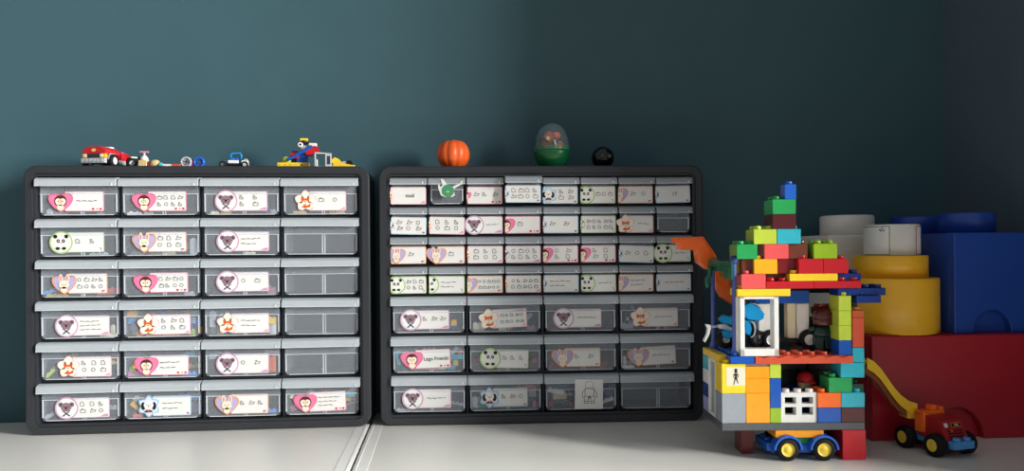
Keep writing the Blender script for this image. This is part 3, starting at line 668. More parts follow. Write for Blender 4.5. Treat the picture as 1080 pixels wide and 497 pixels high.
loose('toy_ball', 'little teal ball next to the tan barrel', 170.2, 5, 5.5, 'teal', .018, 'ball')
loose('toy_tile', 'flat white toy tile lying beside the teal ball', 177.5, 9, 3.5, 'white', .018, 'tile')
loose('toy_tile', 'flat brick-red toy tile next to the white tile', 186.8, 9, 3.5, 'terracotta', .018, 'tile')
def small_wheel(px, c, hubc, label, bits):
    p, s = on_top(px, .022); r = 5.9*s
    t = thing('toy_wheel', label, 'toy wheel', p)
    part('tyre', lambda b: b.lathe([(r*.62, -.004), (r*.92, -.004), (r, -.0028), (r, .0028), (r*.92, .004), (r*.62, .004), (r*.62, -.004)], col(c), Matrix.Translation((0, 0, r)) @ Matrix.Rotation(PI/2, 4, 'X'), 26, caps=False), t)
    part('hub', lambda b: (b.lathe([(r*.25, -.003), (r*.62, -.003), (r*.62, .003), (r*.25, .003), (r*.25, -.003)], col(hubc), Matrix.Translation((0, 0, r)) @ Matrix.Rotation(PI/2, 4, 'X'), 20, caps=False), [b.box(-r*.6, r*.6, -.0035, -.003, r-.0006, r+.0006, col('darkgrey'), 0, Matrix.Translation((0, 0, r)) @ Matrix.Rotation(a, 4, 'Y') @ Matrix.Translation((0, 0, -r))) for a in (.3, 1.87)]), t)
    return t
small_wheel(197.5, 'silver', 'grey', 'grey toy wheel standing on edge beside the brick-red tile', None)
small_wheel(211, 'royal', 'blue', 'bright blue toy wheel standing on the charcoal cabinet', None)
loose('toy_brick', 'tiny magenta toy brick between the two standing wheels', 204.3, 3.4, 9, 'magenta', .024)
# 5 blue and white mini car
p, s = on_top(250, .026)
t = thing('toy_car', 'tiny white and blue toy buggy on the charcoal cabinet', 'toy car', p, .12)
part('chassis', lambda b: (b.box(-.016, .017, -.005, .005, .004, .008, col('black'), .0005), b.box(-.012, .004, -.0055, .0055, .007, .012, col('white'), .001), b.box(.008, .0185, -.0055, .0055, .004, .012, col('white'), .001), b.box(.012, .017, -.006, .006, .012, .0145, col('silver'), .0005)), t)
part('body', lambda b: stud_block(b, -.008, .004, -.004, .004, .011, .0145, col('royal')), t)
part('roll_bar', lambda b: b.path([(-.008, 0, .0125), (-.008, 0, .021), (-.006, 0, .0235), (.006, 0, .0235), (.0075, 0, .021), (.0075, 0, .0125)], .0014, col('azure')), t)
for wx in (-.0195, .0135):
    for sy in (-.0062, .0062): part('wheel', lambda b: wheel(b, (wx, sy, .0052), .0052, .004, 'darkgrey' if wx < 0 else 'silver'), t)
# 6 crane group
p, s = on_top(312, .03)
def lx(px): return (px-312)*s
def lz(py): return (178.6-py)*s*1.0
t = thing('toy_crane', 'brick-built toy crane with yellow base and slanting blue boom', 'toy crane', p)
part('base_beam', lambda b: (b.box(lx(294), lx(327), -.006, .006, .0016, .0092, col('yellow'), .0012), [b.cyl((lx(297+i*5.6), -.0063, .0054), .0016, .001, col('gold' if i < 4 else 'darkred'), 'y', 12) for i in range(5)], b.box(lx(296), lx(334), .006, .012, 0, .006, col('yellow'), .0006), b.box(lx(300), lx(322), -.004, .004, 0, .0016, col('black'))), t)
part('tower', lambda b: (stud_block(b, lx(314), lx(325.5), -.004, .004, .0092, .021, col('blue')), b.box(lx(315), lx(324), -.003, .003, .021, .024, col('navy'), .0005)), t)
part('boom', lambda b: b.box(-.0225, .0225, -.0088, -.0048, -.0022, .0022, col('blue'), .0008, Matrix.Translation((lx(317.5), 0, lz(163))) @ Matrix.Rotation(-.53, 4, 'Y')), t)
part('red_block', lambda b: (b.box(lx(307.5), lx(316), -.0045, .0045, .0150, .0250, col('red'), .001, None), b.box(lx(309), lx(315), -.004, .004, .025, .0275, col('black'), .001), b.box(lx(309), lx(314), -.002, .002, .0092, .015, col('black'), .0005)), t)
part('lime_dome', lambda b: b.lathe([(.0085, .0092), (.0085, .014), (.006, .0185), (.0003, .020)], col('lime'), Matrix.Translation((lx(303), .004, 0)), 24), t)
part('red_wedge', lambda b: b.prism([(lx(322), lz(157)), (lx(324), lz(165)), (lx(329), lz(166)), (lx(337.5), lz(160)), (lx(336), lz(156)), (lx(329), lz(155))], -.006, .004, col('red'), None, .0006), t)
part('white_tile', lambda b: b.box(lx(326.5), lx(335), -.004, .003, lz(155.2), lz(151.8), col('white'), .0012), t)
part('head', lambda b: (b.lathe([(.004, 0), (.0063, .002), (.0063, .0085), (.0045, .0105), (.0005, .0108)], col('grey'), Matrix.Translation((lx(321), 0, lz(161.5))), 22), b.cyl((lx(318.6), -.0085, lz(154)), .0040, .004, col('white'), 'y', 18), b.cyl((lx(318.6), -.0092, lz(154)), .0016, .001, col('black'), 'y', 12)), t)
part('helmet', lambda b: (b.sphere((lx(321.5), 0, lz(151)), .0072, col('black'), 1, 1, .5), b.box(lx(317.5), lx(325.5), -.004, .004, lz(149.8), lz(146.8), col('yellow'), .0008, None)), t)
p, s = on_top(341, .018)
t = thing('toy_window_frame', 'open grey toy window box leaning beside the yellow digger arm', 'toy piece', p, .30)
w_, d_, h_, th_ = .0265, .012, .0235, .0022
part('box_frame', lambda b: (b.box(-w_/2, w_/2, -d_/2, d_/2, 0, th_, col('silver'), .0003), b.box(-w_/2, w_/2, -d_/2, d_/2, h_-th_, h_, col('silver'), .0003), b.box(-w_/2, -w_/2+th_, -d_/2, d_/2, 0, h_, col('silver'), .0003), b.box(w_/2-.010, w_/2, -d_/2, d_/2, 0, h_, col('silver'), .0003)), t)
part('pane_opening', lambda b: (b.box(w_/2-.0075, w_/2-.0025, -d_/2-.0005, -d_/2, .005, h_-.005, col('black')), b.box(-w_/2+.003, -w_/2+.0048, -d_/2, d_/2-.008, .002, .012, col('white'))), t)
p, s = on_top(362, .026)
t = thing('toy_digger_arm', 'yellow toy digger arm lying at the end of the charcoal cabinet', 'toy piece', p)
part('arm', lambda b: b.prism([(a*s, c*s) for a, c in [(-12, 0), (-11, 9), (-8, 11.5), (-4, 10), (0, 5.5), (7, 4), (13, 3.2), (14, 0)]], -.004, .004, col('yellow'), None, .0006), t)
part('hinge', lambda b: (b.box(-1*s, 7*s, .005, .009, 0, 8*s, col('silver'), .0008), b.cyl((6.5*s, .0042, 5.5*s), 3.4*s, .005, col('black'), 'y', 18)), t)
part('pin', lambda b: b.cyl((-11*s, -.0062, 4*s), 2*s, .0022, col('darkgrey'), 'y', 14), t)

# ---------------------------------------------------------------- big storage bricks on the right
def arch_front(x0, x1, z0, z1, ax, ar, n=20):
    out = [(x0, z0)]
    for k in range(n+1):
        a = PI-PI*k/n; out.append((ax+ar*math.cos(a), z0+ar*math.sin(a)*(1.12)))
    return out+[(x1, z0), (x1, z1), (x0, z1)]
def storage(label, c, x, y, z, W, D, H, knobs, kr, kh, arch=None, rz=0):
    t = thing('storage_brick', label, 'storage box', (x, y, z+.0003), rz)
    b = MB(); m = c
    if arch:
        b.prism(arch_front(0, W, 0, H, arch[0], arch[1]), 0, .012, m, None, .0012)
        b.box(0, W, .0119, D, 0, H, m, .0012)
    else: b.box(0, W, 0, D, 0, H, m, .003)
    b.build('box_body', t)
    for (kx, ky) in knobs:
        b = MB(); b.lathe([(kr, 0), (kr, kh-.003), (kr-.0012, kh-.0008), (kr-.004, kh)], m, Matrix.Translation((kx, ky, H-.0005)), 48); b.build('knob', t)
    return t
big = lambda n, rgb: mat('storage_'+n, rgb, .34, .5, .02, 20)
storage('wide dark red storage brick lying under the yellow and blue ones', big('red', (178,30,44)), .600, 1.034, 0, .252, .262, .1475, [], .0395, .03, (.125, .040), -.02)
storage('tall dark blue storage brick with two knobs on top', big('blue', (32,72,160)), .734, 1.047, .1478, .125, .25, .146, [(.0625, .0625), (.0625, .1875)], .0395, .0315, (.0575, .030))
storage('white storage brick with one round knob, behind the yellow one', big('white', (236,230,220)), .607, 1.166, .1478, .112, .13, .146, [(.067, .068)], .0425, .034)
t = thing('round_storage_brick', 'round yellow storage brick standing on the red one', 'storage box', (.6660, 1.097, .1482))
b = MB(); b.lathe([(.0645, 0), (.066, .0015), (.066, .0785), (.065, .0805)], big('yellow', (252,190,44)), None, 64); b.build('box_body', t)
b = MB(); b.lathe([(.0515, 0), (.0515, .032), (.0505, .0335)], big('yellow', (252,190,44)), Matrix.Translation((0, 0, .080)), 64); b.build('knob', t)
t = thing('round_tub', 'white paper-wrapped tub on top of the round yellow brick', 'tub', (.6690, 1.097, .1482+.1138))
b = MB(); b.lathe([(.038, 0), (.0385, .001), (.0385, .044), (.0375, .0455)], mat('tub_white', (228,226,220), .4), None, 48); b.build('tub_body', t)
def tub_panel(a0, a1, edge, name):
    b = MB(); n = 8; r = .0388
    for (q0, q1, z0, z1, rr, m) in ((a0, a1, .001, .0425, r, edge), (a0+.03, a1-.03, .002, .0415, r+.0002, M_TILE)):
        vs = []; fs = []
        for k in range(n+1):
            a = q0+(q1-q0)*k/n; vs += [(rr*math.sin(a), -rr*math.cos(a), z0), (rr*math.sin(a), -rr*math.cos(a), z1)]
        for k in range(n): fs.append((2*k, 2*k+2, 2*k+3, 2*k+1))
        b.faces(vs, fs, m)
    return b
b = tub_panel(-1.85, -.60, pm('tub_green', (120,140,90)), 'p')
for d, e in ((-.95, .0395), (-.86, .041), (-.80, .0385), (-.90, .038)):
    b.lathe([(.0011, 0), (.0011, .0004)], INK, Matrix.Translation((.0391*math.sin(d), -.0391*math.cos(d), e-.002)) @ Vector((math.sin(d), -math.cos(d), 0)).to_track_quat('Z', 'Y').to_matrix().to_4x4(), 8)
b.build('wrapper_panel', t)
tub_panel(.42, 1.6, pm('tub_magenta', (190,60,110)), 'p').build('wrapper_panel', t)

# ---------------------------------------------------------------- the brick house
Z0 = .988                        # distance of its front along the optical axis
RX = (760-CX)*Z0/F
org = Vector((ST*Z0+CT*RX, CT*Z0-ST*RX, 0))
house = thing('toy_brick_house', 'tall multicoloured house of big toy bricks with garage floor and open door', 'brick house', org, -TH)
KH = .0096
def X(px, y=0): return ((px-CX)*(Z0+y)-220*Z0)/F
def Zp(py, px, y=0): return HC-(py-horizon(px))*(Z0+y)/F
def KZ(k): return .0485+k*KH
def dup(name, px0, px1, k0, k1, c, y0=0, y1=.032, studs=True, gap=.0002):
    b = MB(); x0, x1 = X(px0, y0), X(px1, y0); z0, z1 = KZ(k0), KZ(k1)
    m = col(c)
    b.box(x0+gap, x1-gap, y0, y1-gap, z0+.0001, z1-.0001, m, .0005, None, 1)
    if studs:
        nx, ny = max(1, round((x1-x0)/.016)), max(1, round((y1-y0)/.016))
        for i in range(nx):
            for j in range(ny):
                b.cyl((x0+(x1-x0)*(i+.5)/nx, y0+(y1-y0)*(j+.5)/ny, z1-.0002), .0047, .0046, m, 'z', 20, .0004)
    return b.build(name, house)
B = 'brick'
# ground plate and its right-hand pillar
dup('base_plate', 760, 911, -1, 0, 'darkgrey', 0, .098)
dup(B, 887, 912, -5, -1, 'red', 0, .064)
dup(B, 843, 868, -5, -3, 'darkred', .064, .096); dup(B, 843, 868, -3, -1, 'brown', .064, .096)
# front wall
dup(B, 760, 785.6, 0, 4, 'grey'); yb = dup(B, 760, 785.6, 4, 8, 'yellow')
dup(B, 785.6, 810.8, 0, 4, 'tangerine'); dup(B, 785.6, 810.8, 4, 6, 'tangerine'); dup(B, 785.6, 810.8, 6, 7.6, 'tangerine', studs=False); dup('plate', 785.6, 810.8, 7.6, 8, 'grey', .002, studs=False)
dup(B, 810.8, 823, 0, 2, 'grass'); dup(B, 810.8, 823, 2, 6, 'blue'); dup(B, 810.8, 823, 6, 8, 'lime')
dup(B, 861, 886, 0, 2, 'blue'); dup(B, 861, 886, 2, 4, 'orange'); dup(B, 886, 911, 0, 2, 'maroon'); dup(B, 886, 911, 2, 4, 'teal')
dup(B, 873, 898, 4, 6, 'green', .001, .032); dup(B, 885.6, 911, 6, 8, 'teal', 0); dup(B, 898, 911, 8, 10, 'teal', .001)
# picture on the yellow brick
b = MB(); x0, x1, z0, z1 = X(765), X(785), KZ(4)+.010, KZ(8)-.0045
b.prism(rrect(x0, x1, z0, z1, .002), -.0003, .0002, pm('tile_cream', (226,218,196)))
def fg(pts): b.flat([(x0+(x1-x0)*a, z0+(z1-z0)*c) for a, c in pts], -.0005, INK)
fg([(.43, .92), (.57, .92), (.58, .72), (.54, .68), (.46, .68), (.42, .72)]); fg([(.40, .66), (.60, .66), (.54, .45), (.46, .45)])
fg([(.40, .66), (.34, .52), (.44, .40), (.45, .43), (.38, .52), (.44, .63)]); fg([(.60, .66), (.66, .52), (.58, .44), (.57, .47), (.62, .53), (.57, .63)])
fg([(.44, .46), (.56, .46), (.58, .30), (.64, .12), (.60, .12), (.52, .30), (.50, .36), (.46, .28), (.40, .06), (.36, .06), (.42, .30)])
b.build('printed_picture', yb)
# lower window with four lights
def window4():
    b = MB(); m = col('white'); x0, x1, z0, z1 = X(823.2), X(860.8), KZ(0), KZ(4)
    W_, H_ = x1-x0, z1-z0; xs = [0, .105, .42, .58, .90, 1]; zs = [0, .255, .52, .63, .85, 1]
    for i in range(5):
        for j in range(5):
            if i in (1, 3) and j in (1, 3): continue
            b.box(x0+xs[i]*W_, x0+xs[i+1]*W_, .002, .014, z0+zs[j]*H_, z0+zs[j+1]*H_, m)
    for i in range(3): b.cyl((x0+W_*(i+.5)/3, .008, z1-.0002), .0047, .0046, m, 'z', 20, .0004)
    b.build('window', house)
window4()
# left side wall: tall white frame and a column of single bricks behind it
def side(name, y0, y1, k0, k1, c, w=.016):
    b = MB(); m = col(c); b.box(0.0002, w, y0+.0002, y1-.0002, KZ(k0)+.0001, KZ(k1)-.0001, m, .0005, None, 1)
    if k1 == 8:
        for j in range(2): b.cyl((w/2, y0+(y1-y0)*(j+.5)/2, KZ(k1)-.0002), .0047, .0046, m, 'z', 20, .0004)
    b.build(name, house)
for k, c in enumerate(('lavender', 'navy', 'white', 'teal')): side(B, .069, .098, 2*k, 2*k+2, c)
def side_frame():
    b = MB(); m = col('white'); y0, y1, z0, z1, q = .032, .069, KZ(0), KZ(8), .004
    y0 = .0125+.0195
    b.box(.0004, .012, y0, y0+q, z0, z1, m, .0006); b.box(.0004, .012, y1-q, y1-.0002, z0, z1, m, .0006)
    b.box(.0004, .012, y0, y1-.0002, z0, z0+q, m, .0006); b.box(.0004, .012, y0, y1-.0002, z1-q, z1-.0002, m, .0006)
    f = b.build('door_frame', house)
    b = MB(); b.box(.003, .006, y0+q, y1-.014, z0+q, z1-q, col('silver'), .0004); b.box(.003, .006, y1-.008, y1-q, z0+q, z1-q, col('silver'), .0004); b.build('door_leaf', f)
side_frame()
b = MB(); b.box(.0004, .013, .018, .098, KZ(8), KZ(9)-.0002, col('yellow'), .0005); b.build('plate', house)
# back wall of the ground floor, bricks coloured dark for the shadowed interior
for i, c in enumerate(('maroon', 'navy', 'darkgreen', 'brown', 'darkred')):
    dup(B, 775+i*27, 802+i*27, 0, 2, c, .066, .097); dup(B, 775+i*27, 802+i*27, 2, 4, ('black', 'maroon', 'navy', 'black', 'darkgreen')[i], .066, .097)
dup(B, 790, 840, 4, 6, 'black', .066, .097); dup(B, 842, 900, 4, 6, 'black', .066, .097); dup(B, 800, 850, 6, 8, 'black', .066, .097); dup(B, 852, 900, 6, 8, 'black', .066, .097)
# second floor
dup('plate', 769.5, 795, 8, 9, 'blue', -.003, .097)
def wavy():
    b = MB(); m = col('terracotta'); x0, x1 = X(795), X(897.5); n = 56; z0, z1 = KZ(8), KZ(9)
    top = [(x0+(x1-x0)*k/n, z1-.0012+.0012*math.cos(2*PI*k/n*6.2)) for k in range(n+1)]
    b.prism([(x1, z0), (x0, z0)]+top, -.004, .001, m); b.box(x0, x1, .0008, .033, z0, z1, m, .0003)
    for i in range(6):
        for j in range(2):
            if i >= 2 or 1: b.cyl((x0+.008+.016*i+.004, .009+j*.016, z1-.0002), .0047, .0046, m, 'z', 16, .0004)
    b.build('scalloped_plate', house)
wavy(); dup('plate', 797, 897, 8, 9, 'black', .0335, .097, False)  # rear floor plate added in black for the dark garage interior
def door():
    b = MB(); m = col('white'); x0, x1, z0, z1 = X(779.5), X(820.3), KZ(9), KZ(17)-.0003; q = .0060
    b.box(x0, x0+q, -.002, .014, z0, z1, m, .0006); b.box(x1-q, x1, -.002, .014, z0, z1, m, .0006)
    b.box(x0, x1, -.002, .014, z0, z0+.0095, m, .0006); b.box(x0, x1, -.002, .014, z1-.0032, z1, m, .0006)
    b.box(x0-.0035, x0+.0005, .004, .014, z0, z1, m, .0006)
    b.build('door_frame', house)
door()
for k, c in ((9, 'blue'), (11, 'lime'), (13, 'lime'), (15, 'lime')): dup(B, 884, 897.6, k, k+2, c, 0, .030)
dup(B, 898.2, 911, 10, 14, 'terracotta', .002, .030); dup('plate', 898.2, 911, 14, 15, 'rust', .002, .030)
dup(B, 898, 904, 15, 17, 'darkgreen', .020, .036, False)
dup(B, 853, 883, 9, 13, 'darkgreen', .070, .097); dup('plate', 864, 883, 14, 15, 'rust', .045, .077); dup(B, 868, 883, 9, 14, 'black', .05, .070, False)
# upper storeys
dup('plate', 777, 833.5, 17, 18, 'yellow', -.001, .032)
dup('plate', 883.5, 934, 17, 18, 'navy', .004, .034); dup('plate', 903, 929, 16, 17, 'navy', .0, .030)
dup(B, 781.5, 807.5, 18, 20, 'coral', 0, .032)  # red brick paled to coral for the light washing over it
dup('plate', 808, 858, 18, 19, 'red', 0, .048); dup('plate', 858, 908.5, 18, 19, 'red', 0, .048)
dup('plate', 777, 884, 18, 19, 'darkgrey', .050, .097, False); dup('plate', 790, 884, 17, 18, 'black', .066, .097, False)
dup('plate', 832.5, 883.6, 19, 20, 'yellow', 0, .032); dup('plate', 883.6, 908.4, 19, 20, 'navy', .006, .036)
dup(B, 808, 832, 19, 20, 'brown', .016, .048)
dup(B, 782, 795, 20, 22, 'brown', .006, .036); dup(B, 795, 820, 20, 22, 'gold', 0, .032); dup(B, 820, 841.5, 20, 22, 'darkred', .008, .040)  # the darkred one is a red brick with its shade in the colour
dup(B, 842, 868.3, 20, 22, 'red', 0, .032); dup(B, 868.3, 895, 20, 22, 'red', 0, .032)
dup(B, 776, 782, 20, 22, 'yellow', .018, .034, False)
dup(B, 777, 799, 22, 24, 'green', 0, .034); dup(B, 806, 832, 22, 24, 'coral', 0, .032); dup(B, 832, 852, 22, 24, 'brown', .004, .034)  # the coral one is a red brick, lightened as if strongly lit
dup(B, 858, 883.3, 22, 24, 'grass', 0, .032)
dup(B, 795, 819.4, 24, 26, 'lime', 0, .034); dup(B, 819.6, 845, 24, 26, 'teal', 0, .032)
dup(B, 815, 840, 26, 28, 'maroon', 0, .034); dup(B, 815, 840, 28, 30, 'green', 0, .034); dup(B, 828, 840.5, 30, 32, 'royal', 0, .016)
# posts, banner and orange chute
def post(px, y, ztop):
    b = MB(); m = col('periwinkle'); x = X(px, y)
    b.lathe([(.0052, 0), (.0052, .004), (.0034, .009), (.0028, .011), (.0028, ztop-KZ(9)-.006)], m, Matrix.Translation((x, y, KZ(9)-.0003)), 18)
    b.sphere((x, y, ztop-.004), .0058, mat('post_knob', (52,66,140), .3)); b.build('post', house)
post(774, .008, .2625); post(751.5, .084, .2560)
pa, pb = Vector((X(751.5, .084), .084, 0)), Vector((X(774, .008), .008, 0))
d = (pb-pa); ang = math.atan2(d.y, d.x)
b = MB(); L = d.length; g = col('darkgreen')
b.prism([(-.004, .246), (-.004, .258), (L*.25, .262), (L*.5, .257), (L+.004, .257), (L+.004, .233), (L*.7, .234), (L*.7, .243), (L*.3, .243)], -.0055, -.0028, g, None, .0005)
for i in range(4): b.box(L*(.55+.1*i), L*(.55+.1*i)+.0012, -.0062, -.005, .236, .254, g)
b.build('banner', house, (pa.x, pa.y, 0), (0, 0, ang))
b = MB(); b.path([(X(748.5, .07), .07, Zp(q, 748, .07)) for q in (281, 286, 291)]+[(X(745.5, .07), .07, Zp(294, 748, .07)), (X(746, .07), .07, Zp(303, 748, .07)), (X(749, .07), .07, Zp(299, 748, .07))], [.003, .0036, .003, .0034, .0032, .0026], g); b.build('vine', house)
poly = [(711.5, 250.5), (742, 249.5), (753, 265.5), (765, 288), (774, 300), (790, 322), (778, 324), (763, 314), (757, 303), (754.5, 297), (753.5, 286), (746.5, 284), (737.5, 277), (735.5, 264), (717.5, 263.5), (717, 257.5), (711.5, 256.5)]
ya = .090
b = MB(); b.prism([(X(a, ya), Zp(c, a, ya)) for a, c in poly], ya, ya+.026, col('orange'), None, .0008)
rib = [(714, 252.5), (741, 252), (751, 266.5), (762, 287), (760.5, 288.2), (749.5, 267.8), (740.3, 253.6), (714, 254)]
b.prism([(X(a, ya), Zp(c, a, ya)) for a, c in rib], ya-.0015, ya+.001, col('orange')); b.build('chute', house)

# ---------------------------------------------------------------- vehicles and figures in the house (each its own thing)
def hpos(px, y, z): # a world point from the house's own frame
    v = Vector((X(px, y), y, z)); return Matrix.Translation(org) @ Matrix.Rotation(-TH, 4, 'Z') @ v
ZF = KZ(9)+.0046
t = thing('toy_motorbike', 'bright blue toy motorbike parked behind the open white door', 'toy motorbike', hpos(782, .045, ZF), -TH)
def q(px, py): return ((px-782)*(Z0+.045)/F, HC-(py-horizon(782))*(Z0+.045)/F-ZF)
def bikepart(name, pts, y0, y1, c, bev=.0012):
    b = MB(); b.prism([q(*p_) for p_ in pts], y0, y1, col(c), None, bev); return b.build(name, t)
bikepart('fairing', [(781, 322), (790, 319), (799, 324), (804, 331), (803, 336), (798, 338.5), (787, 337), (782, 333)], -.008, .008, 'azure')
bikepart('tank', [(757, 337), (762, 332), (768, 333.5), (773, 333), (778, 338), (776, 343), (762, 342)], -.006, .006, 'azure')
bikepart('engine_cover', [(759, 349), (765, 347), (772, 349), (774, 354), (767, 357), (760, 355)], -.0065, .0065, 'azure')
bikepart('front_guard', [(783, 338), (789, 338), (791, 347), (789, 354), (784, 352)], -.007, .007, 'azure')
bikepart('exhaust', [(754, 342), (762, 341), (770, 345), (772, 349), (763, 347), (756, 346)], -.009, -.0062, 'silver')
bikepart('windscreen', [(790, 319), (797, 321), (803, 327), (799, 323.5)], -.010, -.008, 'white', .0004)
bikepart('tail_fin', [(743, 341.5), (748.5, 342.5), (749, 346), (747, 353), (742.5, 361), (740.5, 359), (744, 352), (745, 346.5)], -.003, .003, 'white', .0008)
b = MB(); b.rod((q(748, 345)[0], 0, q(748, 345)[1]), (q(758, 344)[0], 0, q(758, 344)[1]), .0018, col('silver')); b.build('tail_bracket', t)
r = .0125; zc = r
b = MB(); wheel(b, ((798-782)*(Z0+.045)/F, 0, r), r, .012, 'darkgrey', hr=.5); b.build('wheel', t)
b = MB(); wheel(b, ((764-782)*(Z0+.045)/F, 0, r), r, .012, 'silver', hr=.4); b.build('wheel', t)
b = MB(); b.path([(q(789, 340+0)[0]+.006*math.sin(a), -.0082, q(789, 347)[1]+.0105*math.cos(a)) for a in [PI*k/12 for k in range(13)]], .0011, col('silver')); b.build('rim_trim', t)
# white and blue van on the same floor
t = thing('toy_van', 'white and blue toy van with grey hubs in the upper garage', 'toy van', hpos(826, .050, ZF), -TH)
def v(px): return (px-826)*(Z0+.04)/F
def vz(py): return HC-(py-horizon(826))*(Z0+.04)/F-ZF
r = .0118
part('chassis', lambda b: b.box(v(796), v(856), -.006, .010, .006, .013, col('black'), .001), t)
part('side_panel', lambda b: b.box(v(838), v(850), -.010, .010, .013, vz(320.5), col('white'), .0006), t)
part('side_panel', lambda b: b.box(v(829), v(837.6), -.004, .010, .013, vz(320.5), col('cream'), .0006), t)  # cream stands in for the shaded part of the white panel
part('side_panel', lambda b: b.box(v(797), v(812), -.010, .010, .013, vz(320.5), col('white'), .0006), t)
part('cab_top', lambda b: b.box(v(793), v(850), -.011, .011, vz(320), vz(306.5), col('blue'), .0008), t)
part('roof', lambda b: b.prism([(v(812), vz(306.5)), (v(851), vz(306.5)), (v(850), KZ(18)-ZF-.003), (v(846), KZ(18)-ZF-.001), (v(812), KZ(18)-ZF-.001)], -.008, .010, col('black')), t)
for px in (809, 849):
    for sy in (-.0125, .0125): part('wheel', lambda b: wheel(b, (v(px), sy, r), r, .006, 'white', hr=.60), t)
for px in (809, 849):
    b = MB(); b.prism([(v(px)+.0138*math.cos(a), r+.0138*math.sin(a)) for a in [PI*k/10 for k in range(11)]]+[(v(px)+.0122*math.cos(a), r+.0122*math.sin(a)) for a in [PI-PI*k/10 for k in range(11)]], -.013, -.006, col('black')); b.build('mudguard', t)
def figure(label, px, y, z, body, hat, sc=1, rot=(0, 0, 0), helmet=False):
    o = thing('toy_figure', label, 'toy figure', hpos(px, y, z), -TH); o.rotation_euler = (rot[0], rot[1], rot[2]-TH)
    part('legs', lambda b: (b.box(-.011*sc, -.0008*sc, -.006*sc, .006*sc, 0, .013*sc, col(body), .001), b.box(.0008*sc, .011*sc, -.006*sc, .006*sc, 0, .013*sc, col(body), .001), b.box(-.011*sc, .011*sc, -.006*sc, .006*sc, .011*sc, .0145*sc, col(body), .001)), o)
    part('torso', lambda b: b.lathe([(.0115*sc, .0145*sc), (.0115*sc, .019*sc), (.0085*sc, .027*sc), (.004*sc, .029*sc)], col(body), None, 20, True, 1, .62), o)
    part('head', lambda b: (b.lathe([(.005*sc, .028*sc), (.0078*sc, .0305*sc), (.0082*sc, .037*sc), (.0065*sc, .041*sc), (.0004, .042*sc)], col('tan'), None, 22), [b.sphere((d_*sc, -.0078*sc, .036*sc), .0009*sc, col('black'), n=8) for d_ in (-.003, .003)], b.box(-.0022*sc, .0022*sc, -.0084*sc, -.0076*sc, .0318*sc, .0326*sc, col('black'))), o)
    if helmet: part('helmet', lambda b: (b.sphere((0, .001*sc, .039*sc), .0118*sc, col(hat), 1, 1, .95), b.cyl((0, .001*sc, .0285*sc), .0117*sc, .009*sc, col(hat), 'z', 22, .001)), o)
    else: part('cap', lambda b: (b.lathe([(.0100*sc, .0365*sc), (.0102*sc, .040*sc), (.0085*sc, .0455*sc), (.0045*sc, .0485*sc), (.0004, .0492*sc)], col(hat), None, 22), b.box(-.007*sc, .007*sc, -.0145*sc, -.006*sc, .0372*sc, .0390*sc, col(hat), .0006)), o)
    for sx in (-1, 1): part('arm', lambda b: (b.path([(sx*.009*sc, 0, .026*sc), (sx*.0135*sc, -.002*sc, .022*sc), (sx*.0145*sc, -.007*sc, .0165*sc)], [.0032*sc, .003*sc, .0024*sc], col(body)), b.sphere((sx*.0145*sc, -.0085*sc, .0155*sc), .0026*sc, col('tan'), n=10)), o)
    return o
figure('toy figure in dark red helmet standing in the upper garage', 867, .032, ZF, 'pine', 'maroon', 1.12, (0, 0, PI), True)
figure('toy figure with red cap and dark clothes behind the four-light window', 845, .041, KZ(0)+.0046, 'navy', 'red', 1.12, (0, .10, 0))
# car under the house
wy = .000
t = thing('toy_car', 'blue toy car with yellow hubs parked under the brick house', 'toy car', hpos(841, .02, 0), -TH)
def cxp(px): return (px-841)*(Z0-.004)/F
r = .0148
part('car_body', lambda b: (b.box(cxp(808), cxp(877), -.014, .036, .008, .0195, col('royal'), .0012), b.box(cxp(803), cxp(812), -.012, .036, .010, .021, col('royal'), .001)), t)
for px in (822.3, 860.5):
    b = MB(); x = cxp(px); zc = r
    b.prism([(x+.0185*math.cos(a), zc+.0185*math.sin(a)) for a in [PI*k/18 for k in range(19)]]+[(x+.0156*math.cos(a), zc+.0156*math.sin(a)) for a in [PI-PI*k/18 for k in range(19)]], -.0265, -.008, col('royal'), None, .0004); b.build('fender', t)
    for sy in (-.0195, .0305): part('wheel', lambda b: wheel(b, (x, sy, r), r, .011, mat('hub_yellow', (246,214,74), .35), hr=.60), t)
part('green_brick', lambda b: stud_block(b, cxp(826), cxp(857), -.012, .018, .0195, .0290, col('green'), .016, .0047, .002), t)
part('orange_plate', lambda b: b.box(cxp(811), cxp(862), -.018, .018, .0290, .0386, col('tangerine'), .0004), t)
for i in range(2): part('seat_stud', lambda b: b.cyl((cxp(808), .004+i*.016, .0208), .0045, .004, col('royal')), t)
b = MB(); bp = hpos(783, .050, 0); stud_block(b, -.008, .008, -.016, .016, 0, .0384, col('darkred'), .016, .0047, .0001, .0005, 16)  # red brick given the darkred colour for its shaded spot
tag(b.build('toy_brick', None, bp, (0, 0, -TH)), 'red toy brick coloured dark for the shade under the house plate', 'toy brick')

# ---------------------------------------------------------------- truck and yellow slide
def tp(px, py, d): # world point at distance d along the axis
    u = (px-CX)/F; return Vector((d*(ST+u*CT), d*(CT-u*ST), HC-(py-horizon(px))*d/F))
ang = math.radians(17)
t = thing('toy_truck', 'small toy truck with dark red printed cab and yellow hubs', 'toy truck', Vector((tp(985, 470, 1.032).x, tp(985, 470, 1.032).y, 0)), -TH+ang)
